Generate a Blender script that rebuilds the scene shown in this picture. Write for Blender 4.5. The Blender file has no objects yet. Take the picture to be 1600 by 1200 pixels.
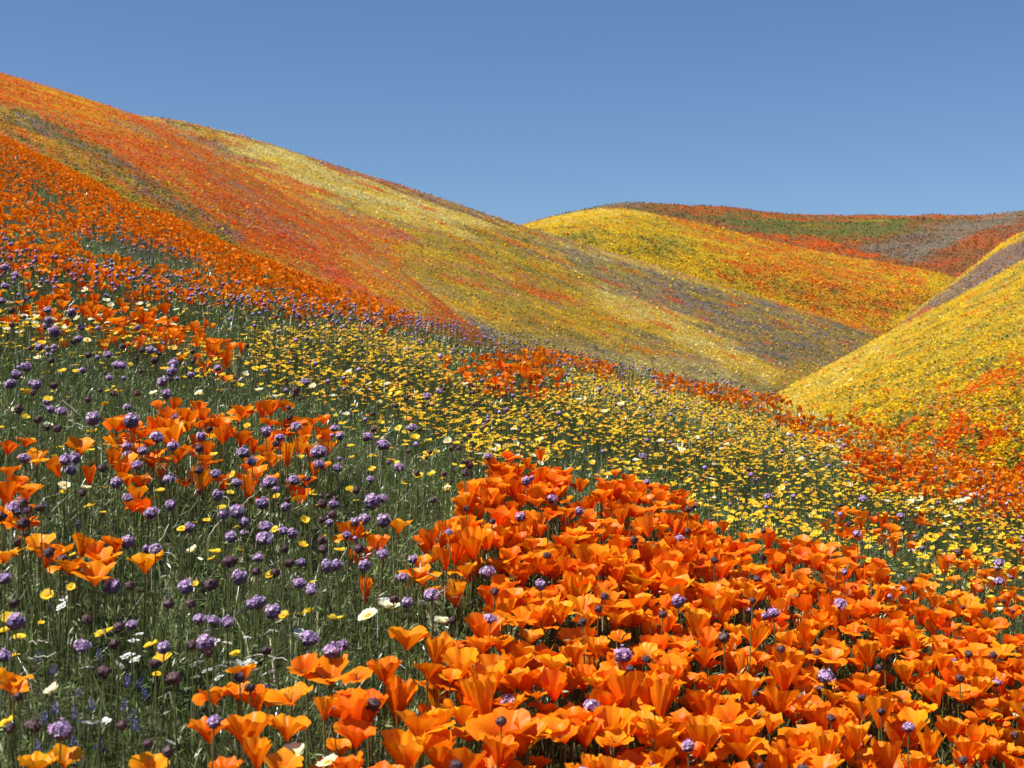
import bpy, math, mathutils
from mathutils.bvhtree import BVHTree
import numpy as np

# ------------------------------------------------------------------ camera, sky, sun, exposure
SC = bpy.context.scene
COL = SC.collection
F = 2222.0                      # focal length in photograph pixels (50 mm on a 36 mm sensor, 1600 px wide)
CZ = 0.85                       # camera height over the datum

cam = bpy.data.cameras.new('camera')
cam.lens = 50.0; cam.sensor_width = 36.0; cam.clip_start = 0.05; cam.clip_end = 3000.0
cam.dof.use_dof = True; cam.dof.focus_distance = 3.6; cam.dof.aperture_fstop = 16.0
cam_o = bpy.data.objects.new('camera', cam); COL.objects.link(cam_o)
cam_o.location = (0, 0, CZ); cam_o.rotation_euler = (math.radians(90), 0, 0)
SC.camera = cam_o

SUN_EL, SUN_AZ = 56.0, 250.0     # degrees; azimuth clockwise from +Y (behind the camera, to the left)
world = bpy.data.worlds.new('World'); SC.world = world; world.use_nodes = True
wn = world.node_tree; wn.nodes.clear()
sky = wn.nodes.new('ShaderNodeTexSky'); sky.sky_type = 'NISHITA'; sky.sun_disc = False
sky.sun_elevation = math.radians(SUN_EL); sky.sun_rotation = math.radians(SUN_AZ)
sky.altitude = 800; sky.air_density = 1.0; sky.dust_density = 0.2; sky.ozone_density = 8.0
bgn = wn.nodes.new('ShaderNodeBackground'); bgn.inputs['Strength'].default_value = 0.075
wo = wn.nodes.new('ShaderNodeOutputWorld')
wn.links.new(sky.outputs[0], bgn.inputs[0]); wn.links.new(bgn.outputs[0], wo.inputs[0])

sun = bpy.data.lights.new('sun', 'SUN'); sun.energy = 5.0; sun.angle = math.radians(0.5); sun.color = (1.0, 0.955, 0.88)
sun_o = bpy.data.objects.new('sun', sun); COL.objects.link(sun_o)
sun_o.location = (-5, -8, 20)
sun_o.rotation_euler = (math.radians(90 - SUN_EL), 0, math.radians(180 - SUN_AZ))
SC.view_settings.view_transform = 'Standard'; SC.view_settings.look = 'None'
SC.view_settings.exposure = 0.52; SC.view_settings.gamma = 1.0; SC.view_settings.use_curve_mapping = False

# ------------------------------------------------------------------ helpers
rng = np.random.default_rng(7)
PI = math.pi

def hash2(ix, iy, seed):
    h = (ix.astype(np.int64) * 374761393 + iy.astype(np.int64) * 668265263 + seed * 974634541) & 0xffffffff
    h = ((h ^ (h >> 13)) * 1274126177) & 0xffffffff
    return ((h ^ (h >> 16)) & 0xffff) / 65535.0

def noise(x, y, seed=0):
    """Smooth value noise in 0..1."""
    x = np.asarray(x, float); y = np.asarray(y, float)
    ix = np.floor(x); iy = np.floor(y); fx = x - ix; fy = y - iy
    fx = fx * fx * (3 - 2 * fx); fy = fy * fy * (3 - 2 * fy)
    a = hash2(ix, iy, seed); b = hash2(ix + 1, iy, seed); c = hash2(ix, iy + 1, seed); d = hash2(ix + 1, iy + 1, seed)
    return (a * (1 - fx) + b * fx) * (1 - fy) + (c * (1 - fx) + d * fx) * fy

def fbm(x, y, seed=0, o=3):
    s = 0; a = 0.5; t = 0
    for k in range(o):
        s = s + a * noise(np.asarray(x) * 2 ** k, np.asarray(y) * 2 ** k, seed + 17 * k); t += a; a *= 0.55
    return s / t

def inside(px, py, poly):
    p = np.asarray(poly, float); r = np.zeros(np.shape(px), bool)
    x0, y0 = p[:, 0], p[:, 1]; x1, y1 = np.roll(x0, -1), np.roll(y0, -1)
    for a, b, c, d in zip(x0, y0, x1, y1):
        if b == d: continue
        m = (b > py) != (d > py)
        r ^= m & (px < (c - a) * (py - b) / (d - b) + a)
    return r

def smooth(a, b, x):
    t = np.clip((x - a) / (b - a), 0, 1); return t * t * (3 - 2 * t)

def project(x, y, z):
    return 800 + F * x / y, 600 - F * (z - CZ) / y

def mesh_np(name, V, Fc, C=None, mat=None, shade=False, UV=None):
    """A mesh from arrays: triangles or quads of one size, per-point colour."""
    V = np.asarray(V, np.float32); Fc = np.asarray(Fc, np.int32); k = Fc.shape[1]; n = len(Fc)
    me = bpy.data.meshes.new(name)
    me.vertices.add(len(V)); me.vertices.foreach_set('co', V.ravel())
    me.loops.add(n * k); me.loops.foreach_set('vertex_index', Fc.ravel())
    me.polygons.add(n); me.polygons.foreach_set('loop_start', np.arange(0, n * k, k, dtype=np.int32))
    if shade: me.polygons.foreach_set('use_smooth', np.ones(n, bool))
    me.update(calc_edges=True)
    if C is not None:
        at = me.attributes.new('Col', 'FLOAT_COLOR', 'POINT')
        c4 = np.ones((len(V), 4), np.float32); c4[:, :3] = C; at.data.foreach_set('color', c4.ravel())
    if UV is not None:
        at = me.attributes.new('Petal', 'FLOAT_VECTOR', 'POINT'); at.data.foreach_set('vector', np.asarray(UV, np.float32).ravel())
    if mat: me.materials.append(mat)
    return me

def link(name, data, parent=None, **props):
    o = bpy.data.objects.new(name, data); COL.objects.link(o)
    if parent: o.parent = parent
    for k, v in props.items(): o[k] = v
    return o

def join(parts):
    """Joins (V, F, C) triples."""
    Vs, Fs, Cs, n = [], [], [], 0
    for V, Fc, C in parts:
        Vs.append(V); Fs.append(np.asarray(Fc) + n); Cs.append(np.broadcast_to(C, (len(V), 3))); n += len(V)
    return np.concatenate(Vs), np.concatenate(Fs), np.concatenate(Cs)

def rot_z(a):
    a = np.atleast_1d(a); M = np.zeros((len(a), 3, 3)); c, s = np.cos(a), np.sin(a)
    M[:, 0, 0] = c; M[:, 0, 1] = -s; M[:, 1, 0] = s; M[:, 1, 1] = c; M[:, 2, 2] = 1; return M

def lean(yaw, tilt, tdir):
    """Rotation: yaw about z, then tilt by `tilt` towards the heading `tdir`."""
    yaw, tilt, tdir = np.atleast_1d(yaw), np.atleast_1d(tilt), np.atleast_1d(tdir)
    c, s = np.cos(tilt), np.sin(tilt); Y = np.zeros((len(tilt), 3, 3))
    Y[:, 0, 0] = c; Y[:, 0, 2] = s; Y[:, 1, 1] = 1; Y[:, 2, 0] = -s; Y[:, 2, 2] = c
    return rot_z(tdir) @ Y @ rot_z(-tdir) @ rot_z(yaw)

def scatter(proto, M, T, tint):
    """Copies of one (V, F, C) at transforms M (n,3,3), T (n,3), colours times tint (n,3)."""
    V, Fc, C = proto; n, k = len(T), len(V)
    W = np.einsum('nij,kj->nki', M, V) + T[:, None, :]
    Fx = Fc[None] + (np.arange(n) * k)[:, None, None]
    Cx = C[None] * tint[:, None, :]
    return W.reshape(-1, 3), Fx.reshape(-1, Fc.shape[1]), np.clip(Cx.reshape(-1, 3), 0, 1)

# ------------------------------------------------------------------ materials
def node_mat(name):
    m = bpy.data.materials.new(name); m.use_nodes = True; nt = m.node_tree; nt.nodes.clear()
    return m, nt, nt.nodes.new, nt.links.new

def plant_mat(name, transl=0.3, gloss=0.05, rough=0.4, var=0.0, warm=(1.0, 1.0, 1.0), vein=0.0):
    """Diffuse + translucent + a thin sheen; colour from the Col attribute, varied per object."""
    m, nt, N, L = node_mat(name)
    at = N('ShaderNodeAttribute'); at.attribute_name = 'Col'; col = at.outputs['Color']
    if vein:
        tc = N('ShaderNodeAttribute'); tc.attribute_name = 'Petal'; nz = N('ShaderNodeTexNoise'); nz.inputs['Scale'].default_value = 1.0; nz.inputs['Detail'].default_value = 3
        L(tc.outputs['Vector'], nz.inputs['Vector'])
        mr = N('ShaderNodeMapRange'); mr.inputs['To Min'].default_value = 1 - vein; mr.inputs['To Max'].default_value = 1 + vein
        L(nz.outputs['Fac'], mr.inputs['Value'])
        hs = N('ShaderNodeHueSaturation'); L(mr.outputs[0], hs.inputs['Value']); L(col, hs.inputs['Color']); col = hs.outputs[0]
    if var:
        oi = N('ShaderNodeObjectInfo'); mr = N('ShaderNodeMapRange')
        mr.inputs['To Min'].default_value = 0.5 - 0.016 * var; mr.inputs['To Max'].default_value = 0.5 + 0.016 * var
        L(oi.outputs['Random'], mr.inputs['Value'])
        hs = N('ShaderNodeHueSaturation'); L(mr.outputs[0], hs.inputs['Hue']); L(col, hs.inputs['Color']); col = hs.outputs[0]
    df = N('ShaderNodeBsdfDiffuse'); L(col, df.inputs['Color'])
    tr = N('ShaderNodeBsdfTranslucent')
    mu = N('ShaderNodeMix'); mu.data_type = 'RGBA'; mu.blend_type = 'MULTIPLY'; mu.inputs[0].default_value = 1.0
    L(col, mu.inputs[6]); mu.inputs[7].default_value = (*warm, 1); L(mu.outputs[2], tr.inputs['Color'])
    mx = N('ShaderNodeMixShader'); mx.inputs[0].default_value = transl
    L(df.outputs[0], mx.inputs[1]); L(tr.outputs[0], mx.inputs[2])
    gl = N('ShaderNodeBsdfGlossy'); gl.inputs['Roughness'].default_value = rough
    m2 = N('ShaderNodeMixShader'); m2.inputs[0].default_value = gloss
    L(mx.outputs[0], m2.inputs[1]); L(gl.outputs[0], m2.inputs[2])
    out = N('ShaderNodeOutputMaterial'); L(m2.outputs[0], out.inputs[0])
    return m

M_PETAL = plant_mat('poppy_petal', 0.32, 0.012, 0.4, 0.55, (1.0, 0.95, 0.8), 0.20)
M_FLOWER = plant_mat('small_flower', 0.25, 0.02, 0.5, 0.3)
M_GILIA = plant_mat('gilia_floret', 0.36, 0.02, 0.5, 0.8)
M_STEM = plant_mat('stem', 0.08, 0.05, 0.4, 0.6)
M_GRASS = plant_mat('grass_blade', 0.25, 0.05, 0.3)
M_DRY = plant_mat('dry_stalk', 0.1, 0.04, 0.5)
M_FAR = plant_mat('hillside_bloom', 0.25, 0.0, 0.6)

def soil_mat(name):
    m, nt, N, L = node_mat(name)
    at = N('ShaderNodeAttribute'); at.attribute_name = 'Col'
    tc = N('ShaderNodeTexCoord'); nz = N('ShaderNodeTexNoise'); nz.inputs['Scale'].default_value = 2.3; nz.inputs['Detail'].default_value = 9; nz.inputs['Roughness'].default_value = 0.75
    L(tc.outputs['Object'], nz.inputs['Vector'])
    mr = N('ShaderNodeMapRange'); mr.inputs['From Min'].default_value = 0.3; mr.inputs['From Max'].default_value = 0.7
    mr.inputs['To Min'].default_value = 0.6; mr.inputs['To Max'].default_value = 1.35; L(nz.outputs['Fac'], mr.inputs['Value'])
    hs = N('ShaderNodeHueSaturation'); L(at.outputs['Color'], hs.inputs['Color']); L(mr.outputs[0], hs.inputs['Value'])
    bp = N('ShaderNodeBump'); bp.inputs['Strength'].default_value = 0.6; bp.inputs['Distance'].default_value = 0.05; L(nz.outputs['Fac'], bp.inputs['Height'])
    b = N('ShaderNodeBsdfPrincipled'); b.inputs['Roughness'].default_value = 0.95; b.inputs['Specular IOR Level'].default_value = 0.1
    L(hs.outputs[0], b.inputs['Base Color']); L(bp.outputs[0], b.inputs['Normal'])
    o = N('ShaderNodeOutputMaterial'); L(b.outputs[0], o.inputs[0]); return m
M_SOIL = soil_mat('hillside_soil')

# ------------------------------------------------------------------ the near slope
def pchip(xs, ys):
    xs, ys = np.asarray(xs, float), np.asarray(ys, float); h = np.diff(xs); d = np.diff(ys) / h
    m = np.empty_like(ys); m[1:-1] = np.where(d[:-1] * d[1:] > 0, 2 * d[:-1] * d[1:] / (d[:-1] + d[1:] + 1e-12), 0); m[0] = d[0]; m[-1] = d[-1]
    def f(x):
        x = np.asarray(x, float); i = np.clip(np.searchsorted(xs, x) - 1, 0, len(h) - 1); t = (x - xs[i]) / h[i]
        t = np.where(x < xs[0], (x - xs[0]) / h[0], t)
        v = (1 + 2 * t) * (1 - t) ** 2 * ys[i] + t * (1 - t) ** 2 * h[i] * m[i] + t * t * (3 - 2 * t) * ys[i + 1] + t * t * (t - 1) * h[i] * m[i + 1]
        return np.where(x < xs[0], ys[0] + m[0] * (x - xs[0]), v)
    return f
S_near = pchip([0.3, 1.0, 1.8, 2.7, 3.5, 5.0, 6.2, 8.0], [-.76, -.62, -.465, -.315, -.205, -.085, .03, .165])
# where the slope rolls over, by bearing: photograph column, row of the crest, distance
CREST = np.array([(-500, 20, 27), (-200, 120, 26), (0, 210, 24), (200, 308, 20), (400, 400, 16), (640, 490, 13), (800, 537, 11), (1000, 580, 10), (1220, 622, 9.5), (1400, 674, 9.5), (1600, 742, 10), (1900, 830, 11)], float)
def top_h(x, y):
    """Height of the flower tops over the near slope."""
    x = np.asarray(x, float); y = np.asarray(y, float); yy = np.maximum(y, 0.6)
    t = np.clip(x / yy, -0.58, 0.5); px = 800 + F * t
    dc = np.interp(px, CREST[:, 0], CREST[:, 2]); rc = np.interp(px, CREST[:, 0], CREST[:, 1])
    hc = ((600 - rc) / F + 0.25 * t) * dc                      # at the crest, tilt taken out
    s8 = float(S_near(8.0)); u = np.clip((y - 8) / (dc - 8), 0, 1)
    m0 = 0.075 * (dc - 8); m1 = ((600 - rc) / F + 0.25 * t + 0.004) * (dc - 8)
    m1 = np.minimum(m1, 3 * np.maximum(hc - s8, 0.001)); m0 = np.minimum(m0, 3 * np.maximum(hc - s8, 0.001))
    mid = (1 + 2 * u) * (1 - u) ** 2 * s8 + u * (1 - u) ** 2 * m0 + u * u * (3 - 2 * u) * hc + u * u * (u - 1) * m1
    over = np.maximum(y - dc, 0); sl = m1 / (dc - 8)
    k = 0.022; lim = (sl + 0.38) / (2 * k)
    far = hc + np.where(over < lim, sl * over - k * over ** 2, sl * lim - k * lim ** 2 - 0.38 * (over - lim))
    h = np.where(y < 8, S_near(np.minimum(y, 8.0)), np.where(y < dc, mid, far))
    hump = 0.035 * (fbm(x * 1.1, y * 0.9, 3) - 0.5) * smooth(1.2, 3.0, y)
    return np.maximum(h - 0.25 * np.clip(x, -14, 14) + hump, -9) + CZ
def ground_h(x, y):
    return top_h(x, y) - 0.19

def grid_mesh(name, xs, ys, hf, cf, mat, **props):
    X, Y = np.meshgrid(xs, ys); Z = hf(X, Y); V = np.stack([X, Y, Z], -1).reshape(-1, 3)
    nx, ny = len(xs), len(ys); i = np.arange(nx * (ny - 1)).reshape(ny - 1, nx)[:, :-1].ravel()
    Fc = np.stack([i, i + 1, i + nx + 1, i + nx], -1)
    me = mesh_np(name, V, Fc, cf(V), mat, True)
    return link(name, me, **props)

sx = np.sinh(np.linspace(-4.4, 4.4, 170)); sx = sx / sx.max() * 34
sy = np.concatenate([np.linspace(-8, 0.6, 14)[:-1], np.geomspace(1.0, 46, 150) - 0.4])
def near_soil(V):
    n = fbm(V[:, 0] * 3, V[:, 1] * 3, 5)[:, None]
    return np.array([.075, .062, .035]) * (1 - n) + np.array([.06, .075, .025]) * n
grid_mesh('near_hillside', sx, sy, ground_h, near_soil, M_SOIL, kind='structure', label='near flower covered slope falling to the right')

gx = np.linspace(-1500, 1500, 61); gy = np.linspace(-600, 2400, 61)
grid_mesh('ground', gx, gy, lambda X, Y: np.full(X.shape, -9.5) + 1.5 * noise(X / 90, Y / 90, 4), lambda V: np.broadcast_to(np.array([.16, .13, .06]), (len(V), 3)), M_SOIL, kind='structure', label='valley ground between and beyond the hills')

# ------------------------------------------------------------------ the hills beyond (crest and foot as points seen from the camera: column, row, distance)
def to3(p):
    p = np.asarray(p, float); return np.stack([(p[:, 0] - 800) / F * p[:, 2], p[:, 2], CZ + (600 - p[:, 1]) / F * p[:, 2]], -1)
def resample(P, n):
    s = np.concatenate([[0], np.cumsum(np.linalg.norm(np.diff(P, axis=0), axis=1))]); s /= s[-1]
    q = np.linspace(0, 1, n); fs = [pchip(s, P[:, k]) for k in range(3)]
    return np.stack([f(q) for f in fs], -1)

HILLS = {}
def hill(name, label, crest, foot, bulge=0.12, back=0.5, seed=0, rough=0.25):
    n, m = 120, 60
    A = resample(to3(crest), n); B = resample(to3(foot), n)
    d = A - B; L = np.linalg.norm(d, axis=1)[:, None]
    hor = d.copy(); hor[:, 2] = 0; hor /= np.linalg.norm(hor, axis=1)[:, None]
    up = np.array([0, 0, 1.0])
    P0 = A + hor * L * back - up * L * back * 0.55                 # behind the crest
    P1 = A + hor * L * 0.06 - up * L * 0.004
    P2 = A - hor * L * 0.02
    P3 = (A + B) / 2 + up * L * bulge
    P4 = B
    P5 = B - d * 0.55 - up * L * 0.10                              # on below the foot, into the valley
    K = np.stack([P0, P1, P2, P3, P4, P5], 0)
    tk = np.array([-0.5, -0.06, 0.0, 0.5, 1.0, 1.5]); tq = np.concatenate([np.linspace(-0.5, -0.06, 9)[:-1], np.linspace(-0.06, 1.0, 42), np.linspace(1.0, 1.5, 9)[1:]])
    G = np.empty((len(tq), n, 3))
    for j in range(n):
        for c in range(3): G[:, j, c] = pchip(tk, K[:, j, c])(tq) if c != 2 else np.interp(tq, tk, K[:, j, c])
    # soften the height profile along the fall line
    Z = G[:, :, 2]
    for _ in range(14): Z[1:-1] = (Z[:-2] + 2 * Z[1:-1] + Z[2:]) / 4
    Z += (fbm(G[:, :, 0] / 5, G[:, :, 1] / 5, seed + 2) - 0.5) * rough * np.mean(B[:, 1]) / 40
    HILLS[name] = (G, tq, label, seed)

hill('orange_hillside', 'steep hillside glowing with orange poppies',
     [(-500, 0, 50), (-150, 78, 45), (0, 113, 42), (100, 140, 42), (200, 170, 42), (260, 194, 42), (340, 238, 41), (450, 300, 42), (560, 366, 43.2), (650, 437, 40), (740, 512, 36.5), (850, 610, 33)],
     [(-500, 250, 28), (0, 300, 27), (200, 385, 26), (400, 470, 26), (640, 545, 26), (800, 660, 26), (900, 760, 26)], 0.03, 0.45, 11)
hill('long_hillside', 'long streaked yellow and mauve hillside running down into the valley',
     [(60, 150, 60), (200, 169, 60), (240, 174, 60), (330, 196, 60), (480, 240, 61), (640, 288, 62), (820, 350, 63), (960, 390, 64), (1100, 430, 66), (1250, 475, 68), (1390, 516, 70), (1520, 565, 72), (1650, 640, 74)],
     [(0, 500, 32), (400, 520, 31), (640, 560, 31), (900, 625, 33), (1100, 660, 37), (1250, 660, 45), (1350, 640, 54), (1480, 650, 62), (1600, 680, 66)], 0.012, 0.35, 23)
hill('yellow_dome_hill', 'rounded yellow hill turning orange down its right flank',
     [(700, 400, 86), (780, 361, 86), (820, 347, 86), (880, 333, 86), (960, 322, 86), (1050, 335, 85), (1150, 357, 84), (1250, 380, 83), (1350, 400, 81), (1450, 416, 79), (1560, 450, 77)],
     [(700, 470, 64), (900, 490, 64), (1100, 540, 65), (1250, 565, 66), (1390, 570, 67), (1500, 560, 68), (1600, 560, 69)], 0.07, 0.5, 31)
hill('side_ridge', 'side ridge with a yellow strip over mauve brown brush',
     [(1370, 535, 60), (1430, 480, 62), (1480, 445, 64), (1530, 405, 66), (1570, 376, 67), (1620, 350, 69), (1800, 262, 74), (2100, 150, 84)],
     [(1330, 640, 46), (1400, 600, 46), (1470, 555, 47), (1540, 520, 48), (1620, 480, 49), (1800, 400, 52), (2050, 330, 56)], 0.03, 0.4, 43)
hill('far_hill', 'far rust and green hill on the skyline',
     [(500, 470, 128), (700, 385, 129), (820, 346, 130), (900, 325, 130), (980, 312, 130), (1100, 316, 132), (1250, 330, 135), (1400, 335, 138), (1500, 334, 140), (1600, 328, 140), (1800, 310, 142), (2100, 300, 146)],
     [(600, 520, 95), (800, 480, 95), (1000, 480, 95), (1300, 490, 93), (1450, 490, 92), (1600, 480, 92), (1900, 480, 94), (2100, 480, 96)], 0.03, 0.5, 57)
hill('yellow_hillside', 'near yellow hillside climbing to the right',
     [(1080, 705, 26), (1150, 652, 27), (1220, 610, 28), (1330, 546, 31), (1420, 498, 34), (1500, 456, 37), (1600, 401, 40), (1800, 296, 46), (2100, 180, 56)],
     [(1000, 760, 17), (1150, 740, 16), (1300, 740, 14.5), (1450, 770, 13.5), (1600, 820, 13), (1800, 880, 13), (2100, 950, 13)], -0.004, 0.4, 67)

# what grows where: plain mean colours of each bloom (linear)
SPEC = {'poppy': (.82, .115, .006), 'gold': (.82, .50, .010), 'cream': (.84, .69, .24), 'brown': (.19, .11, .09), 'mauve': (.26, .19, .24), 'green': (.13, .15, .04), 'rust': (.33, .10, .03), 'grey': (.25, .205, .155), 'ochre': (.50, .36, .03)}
def mix(**k): return k
REG = {
 'orange_hillside': (mix(poppy=.74, gold=.08, mauve=.07, ochre=.11), [
    ([(-500, -50), (0, 112), (150, 150), (220, 185), (120, 190), (0, 150), (-500, 60)], mix(poppy=.62, gold=.30, rust=.08)),
    ([(-500, 60), (0, 165), (70, 185), (150, 225), (230, 270), (330, 335), (420, 410), (500, 470), (420, 450), (330, 400), (240, 345), (150, 290), (60, 225), (0, 205), (-500, 90)], mix(green=.30, ochre=.30, poppy=.26, gold=.10, mauve=.04)),
    ([(0, 178), (80, 195), (170, 240), (270, 300), (350, 360), (400, 400), (360, 385), (280, 325), (200, 275), (100, 220), (0, 195)], mix(mauve=.34, green=.36, poppy=.14, ochre=.10, brown=.06)),
    ([(330, 280), (480, 380), (620, 470), (660, 500), (560, 470), (460, 400)], mix(poppy=.76, mauve=.09, rust=.06, ochre=.09)),
    ([(520, 400), (600, 400), (680, 470), (660, 500), (600, 460)], mix(gold=.35, ochre=.25, poppy=.30, mauve=.10))]),
 'long_hillside': (mix(gold=.30, green=.17, ochre=.25, mauve=.17, cream=.07, poppy=.04), [
    ([(180, 150), (320, 185), (480, 235), (640, 285), (760, 325), (820, 350), (760, 350), (640, 312), (480, 268), (330, 225)], mix(rust=.22, mauve=.24, ochre=.24, green=.14, poppy=.16)),
    ([(230, 172), (300, 185), (400, 215), (330, 205)], mix(gold=.5, ochre=.3, green=.2)),
    ([(330, 212), (440, 236), (560, 277), (680, 316), (770, 352), (740, 366), (640, 342), (540, 312), (430, 268)], mix(cream=.60, gold=.28, ochre=.08, mauve=.04)),
    ([(230, 190), (420, 265), (560, 330), (680, 380), (760, 420), (820, 460), (700, 460), (560, 400), (400, 320)], mix(poppy=.52, gold=.20, mauve=.14, ochre=.14)),
    ([(640, 345), (800, 380), (920, 440), (960, 520), (860, 520), (720, 480), (620, 420)], mix(gold=.40, ochre=.26, green=.18, poppy=.08, mauve=.08)),
    ([(640, 470), (720, 480), (860, 525), (700, 520)], mix(mauve=.34, green=.26, ochre=.25, gold=.15)),
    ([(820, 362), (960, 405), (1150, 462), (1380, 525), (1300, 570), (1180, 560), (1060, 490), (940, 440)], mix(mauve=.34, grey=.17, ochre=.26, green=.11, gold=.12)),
    ([(900, 440), (1000, 462), (1120, 520), (1240, 588), (1210, 602), (1060, 545), (960, 490)], mix(cream=.42, gold=.36, ochre=.18, poppy=.04)),
    ([(900, 540), (1060, 560), (1200, 600), (1150, 620), (980, 590)], mix(cream=.34, ochre=.32, mauve=.18, green=.16)),
    ([(820, 346), (960, 388), (1150, 442), (1200, 460), (1150, 455), (960, 400), (840, 362)], mix(cream=.38, gold=.30, ochre=.22, mauve=.10)),
    ([(1080, 425), (1250, 473), (1400, 516), (1400, 530), (1250, 488), (1100, 437)], mix(poppy=.55, gold=.28, ochre=.17))]),
 'yellow_dome_hill': (mix(gold=.68, ochre=.16, green=.14, poppy=.02), [
    ([(820, 345), (960, 318), (1080, 338), (960, 342), (860, 355)], mix(gold=.80, cream=.10, ochre=.10)),
    ([(870, 365), (1000, 360), (1080, 385), (1000, 400), (900, 385)], mix(gold=.40, green=.34, ochre=.26)),
    ([(1000, 320), (1200, 365), (1460, 405), (1440, 480), (1300, 470), (1180, 440), (1130, 390)], mix(poppy=.46, gold=.28, ochre=.18, green=.08)),
    ([(1100, 420), (1300, 440), (1420, 480), (1390, 520), (1250, 478)], mix(poppy=.40, ochre=.22, gold=.20, green=.18))]),
 'far_hill': (mix(rust=.38, green=.36, poppy=.10, brown=.16), [
    ([(800, 350), (900, 320), (1000, 305), (1000, 330), (900, 345)], mix(rust=.40, green=.35, grey=.25)),
    ([(1000, 300), (1250, 325), (1250, 345), (1060, 332)], mix(rust=.45, poppy=.32, green=.23)),
    ([(1080, 334), (1250, 345), (1420, 342), (1400, 362), (1300, 372), (1180, 362)], mix(green=.93, ochre=.05, poppy=.02)),
    ([(1200, 325), (1420, 330), (1600, 325), (1600, 336), (1400, 345), (1250, 340)], mix(rust=.30, poppy=.30, green=.30, grey=.10)),
    ([(1150, 362), (1300, 374), (1400, 392), (1300, 400)], mix(poppy=.60, rust=.25, green=.15)),
    ([(1340, 385), (1440, 358), (1580, 332), (1610, 342), (1480, 385), (1420, 410)], mix(grey=.80, brown=.12, rust=.08)),
    ([(1440, 405), (1500, 372), (1610, 338), (1900, 300), (1900, 480), (1400, 480)], mix(rust=.46, brown=.24, poppy=.22, green=.08))]),
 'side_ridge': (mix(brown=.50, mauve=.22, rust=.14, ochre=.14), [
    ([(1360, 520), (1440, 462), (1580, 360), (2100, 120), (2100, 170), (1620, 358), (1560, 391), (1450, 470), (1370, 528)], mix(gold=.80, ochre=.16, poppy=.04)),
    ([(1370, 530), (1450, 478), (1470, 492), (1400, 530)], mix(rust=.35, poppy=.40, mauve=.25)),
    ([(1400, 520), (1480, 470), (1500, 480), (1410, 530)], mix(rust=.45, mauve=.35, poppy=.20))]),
 'yellow_hillside': (mix(gold=.56, ochre=.23, green=.17, poppy=.02, cream=.02), [
    ([(1150, 640), (1330, 546), (1420, 495), (1440, 500), (1360, 570), (1260, 640), (1300, 680), (1200, 680)], mix(gold=.64, cream=.12, ochre=.18, green=.06)),
    ([(1420, 640), (1500, 605), (1620, 560), (2100, 480), (2100, 1000), (1330, 760), (1330, 690)], mix(gold=.40, ochre=.18, poppy=.25, green=.15, mauve=.02))]),
}
STREAK = {'orange_hillside': (9, 60), 'long_hillside': (10, 60), 'yellow_dome_hill': (12, 46), 'side_ridge': (8, 30), 'far_hill': (10, 40), 'yellow_hillside': (12, 60)}

def weights_at(name, px, py, s, t):
    """Bloom shares at surface points; drifts are stretched along the contour by noise in the hill's own (s, t)."""
    base, regs = REG[name]; keys = list(SPEC); W = np.zeros((len(px), len(keys)))
    def row(d): return np.array([d.get(k, 0) for k in keys])
    fs, ft = STREAK[name]; sd = HILLS[name][3]
    wk = {'side_ridge': .3, 'far_hill': .55}.get(name, 1.0)
    wx = (fbm(s * fs * 1.6, t * ft * 0.35, sd + 40) - 0.5) * 70 * wk + rng.normal(0, 4, len(px))
    wy = (fbm(s * fs * 1.6, t * ft * 0.35, sd + 60) - 0.5) * 34 * wk + rng.normal(0, 3, len(px))
    qx, qy = px + wx, py + wy
    W[:] = row(base)
    for poly, d in regs: W[inside(qx, qy, poly)] = row(d)
    for k in range(len(keys)):
        n = fbm(s * fs * 2.2, t * ft, sd + 5 * k, 4); n2 = fbm(s * fs * 9, t * ft * 2.6, sd + 5 * k + 300, 2)
        W[:, k] *= np.exp(6.0 * (n - 0.5) + 3.4 * (n2 - 0.5))
    if name in ('yellow_hillside', 'long_hillside', 'yellow_dome_hill'):     # clumps of poppies here and there
        n = fbm(s * fs * 3.2, t * ft * 0.9, sd + 777, 2)
        W[:, 0] += np.where(n > {'long_hillside': .72, 'yellow_dome_hill': .80}.get(name, .76), 1.4, 0)
        if name == 'yellow_hillside':
            n = fbm(s * fs * 3.0, t * ft * 0.55, sd + 888, 2)
            W[:, 0] += np.where((n > 0.63) & inside(qx, qy, [(1440, 650), (1500, 590), (1620, 540), (2100, 480), (2100, 1000), (1350, 760), (1400, 680)]), 1.7, 0)
    return W / W.sum(1, keepdims=True)

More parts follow.
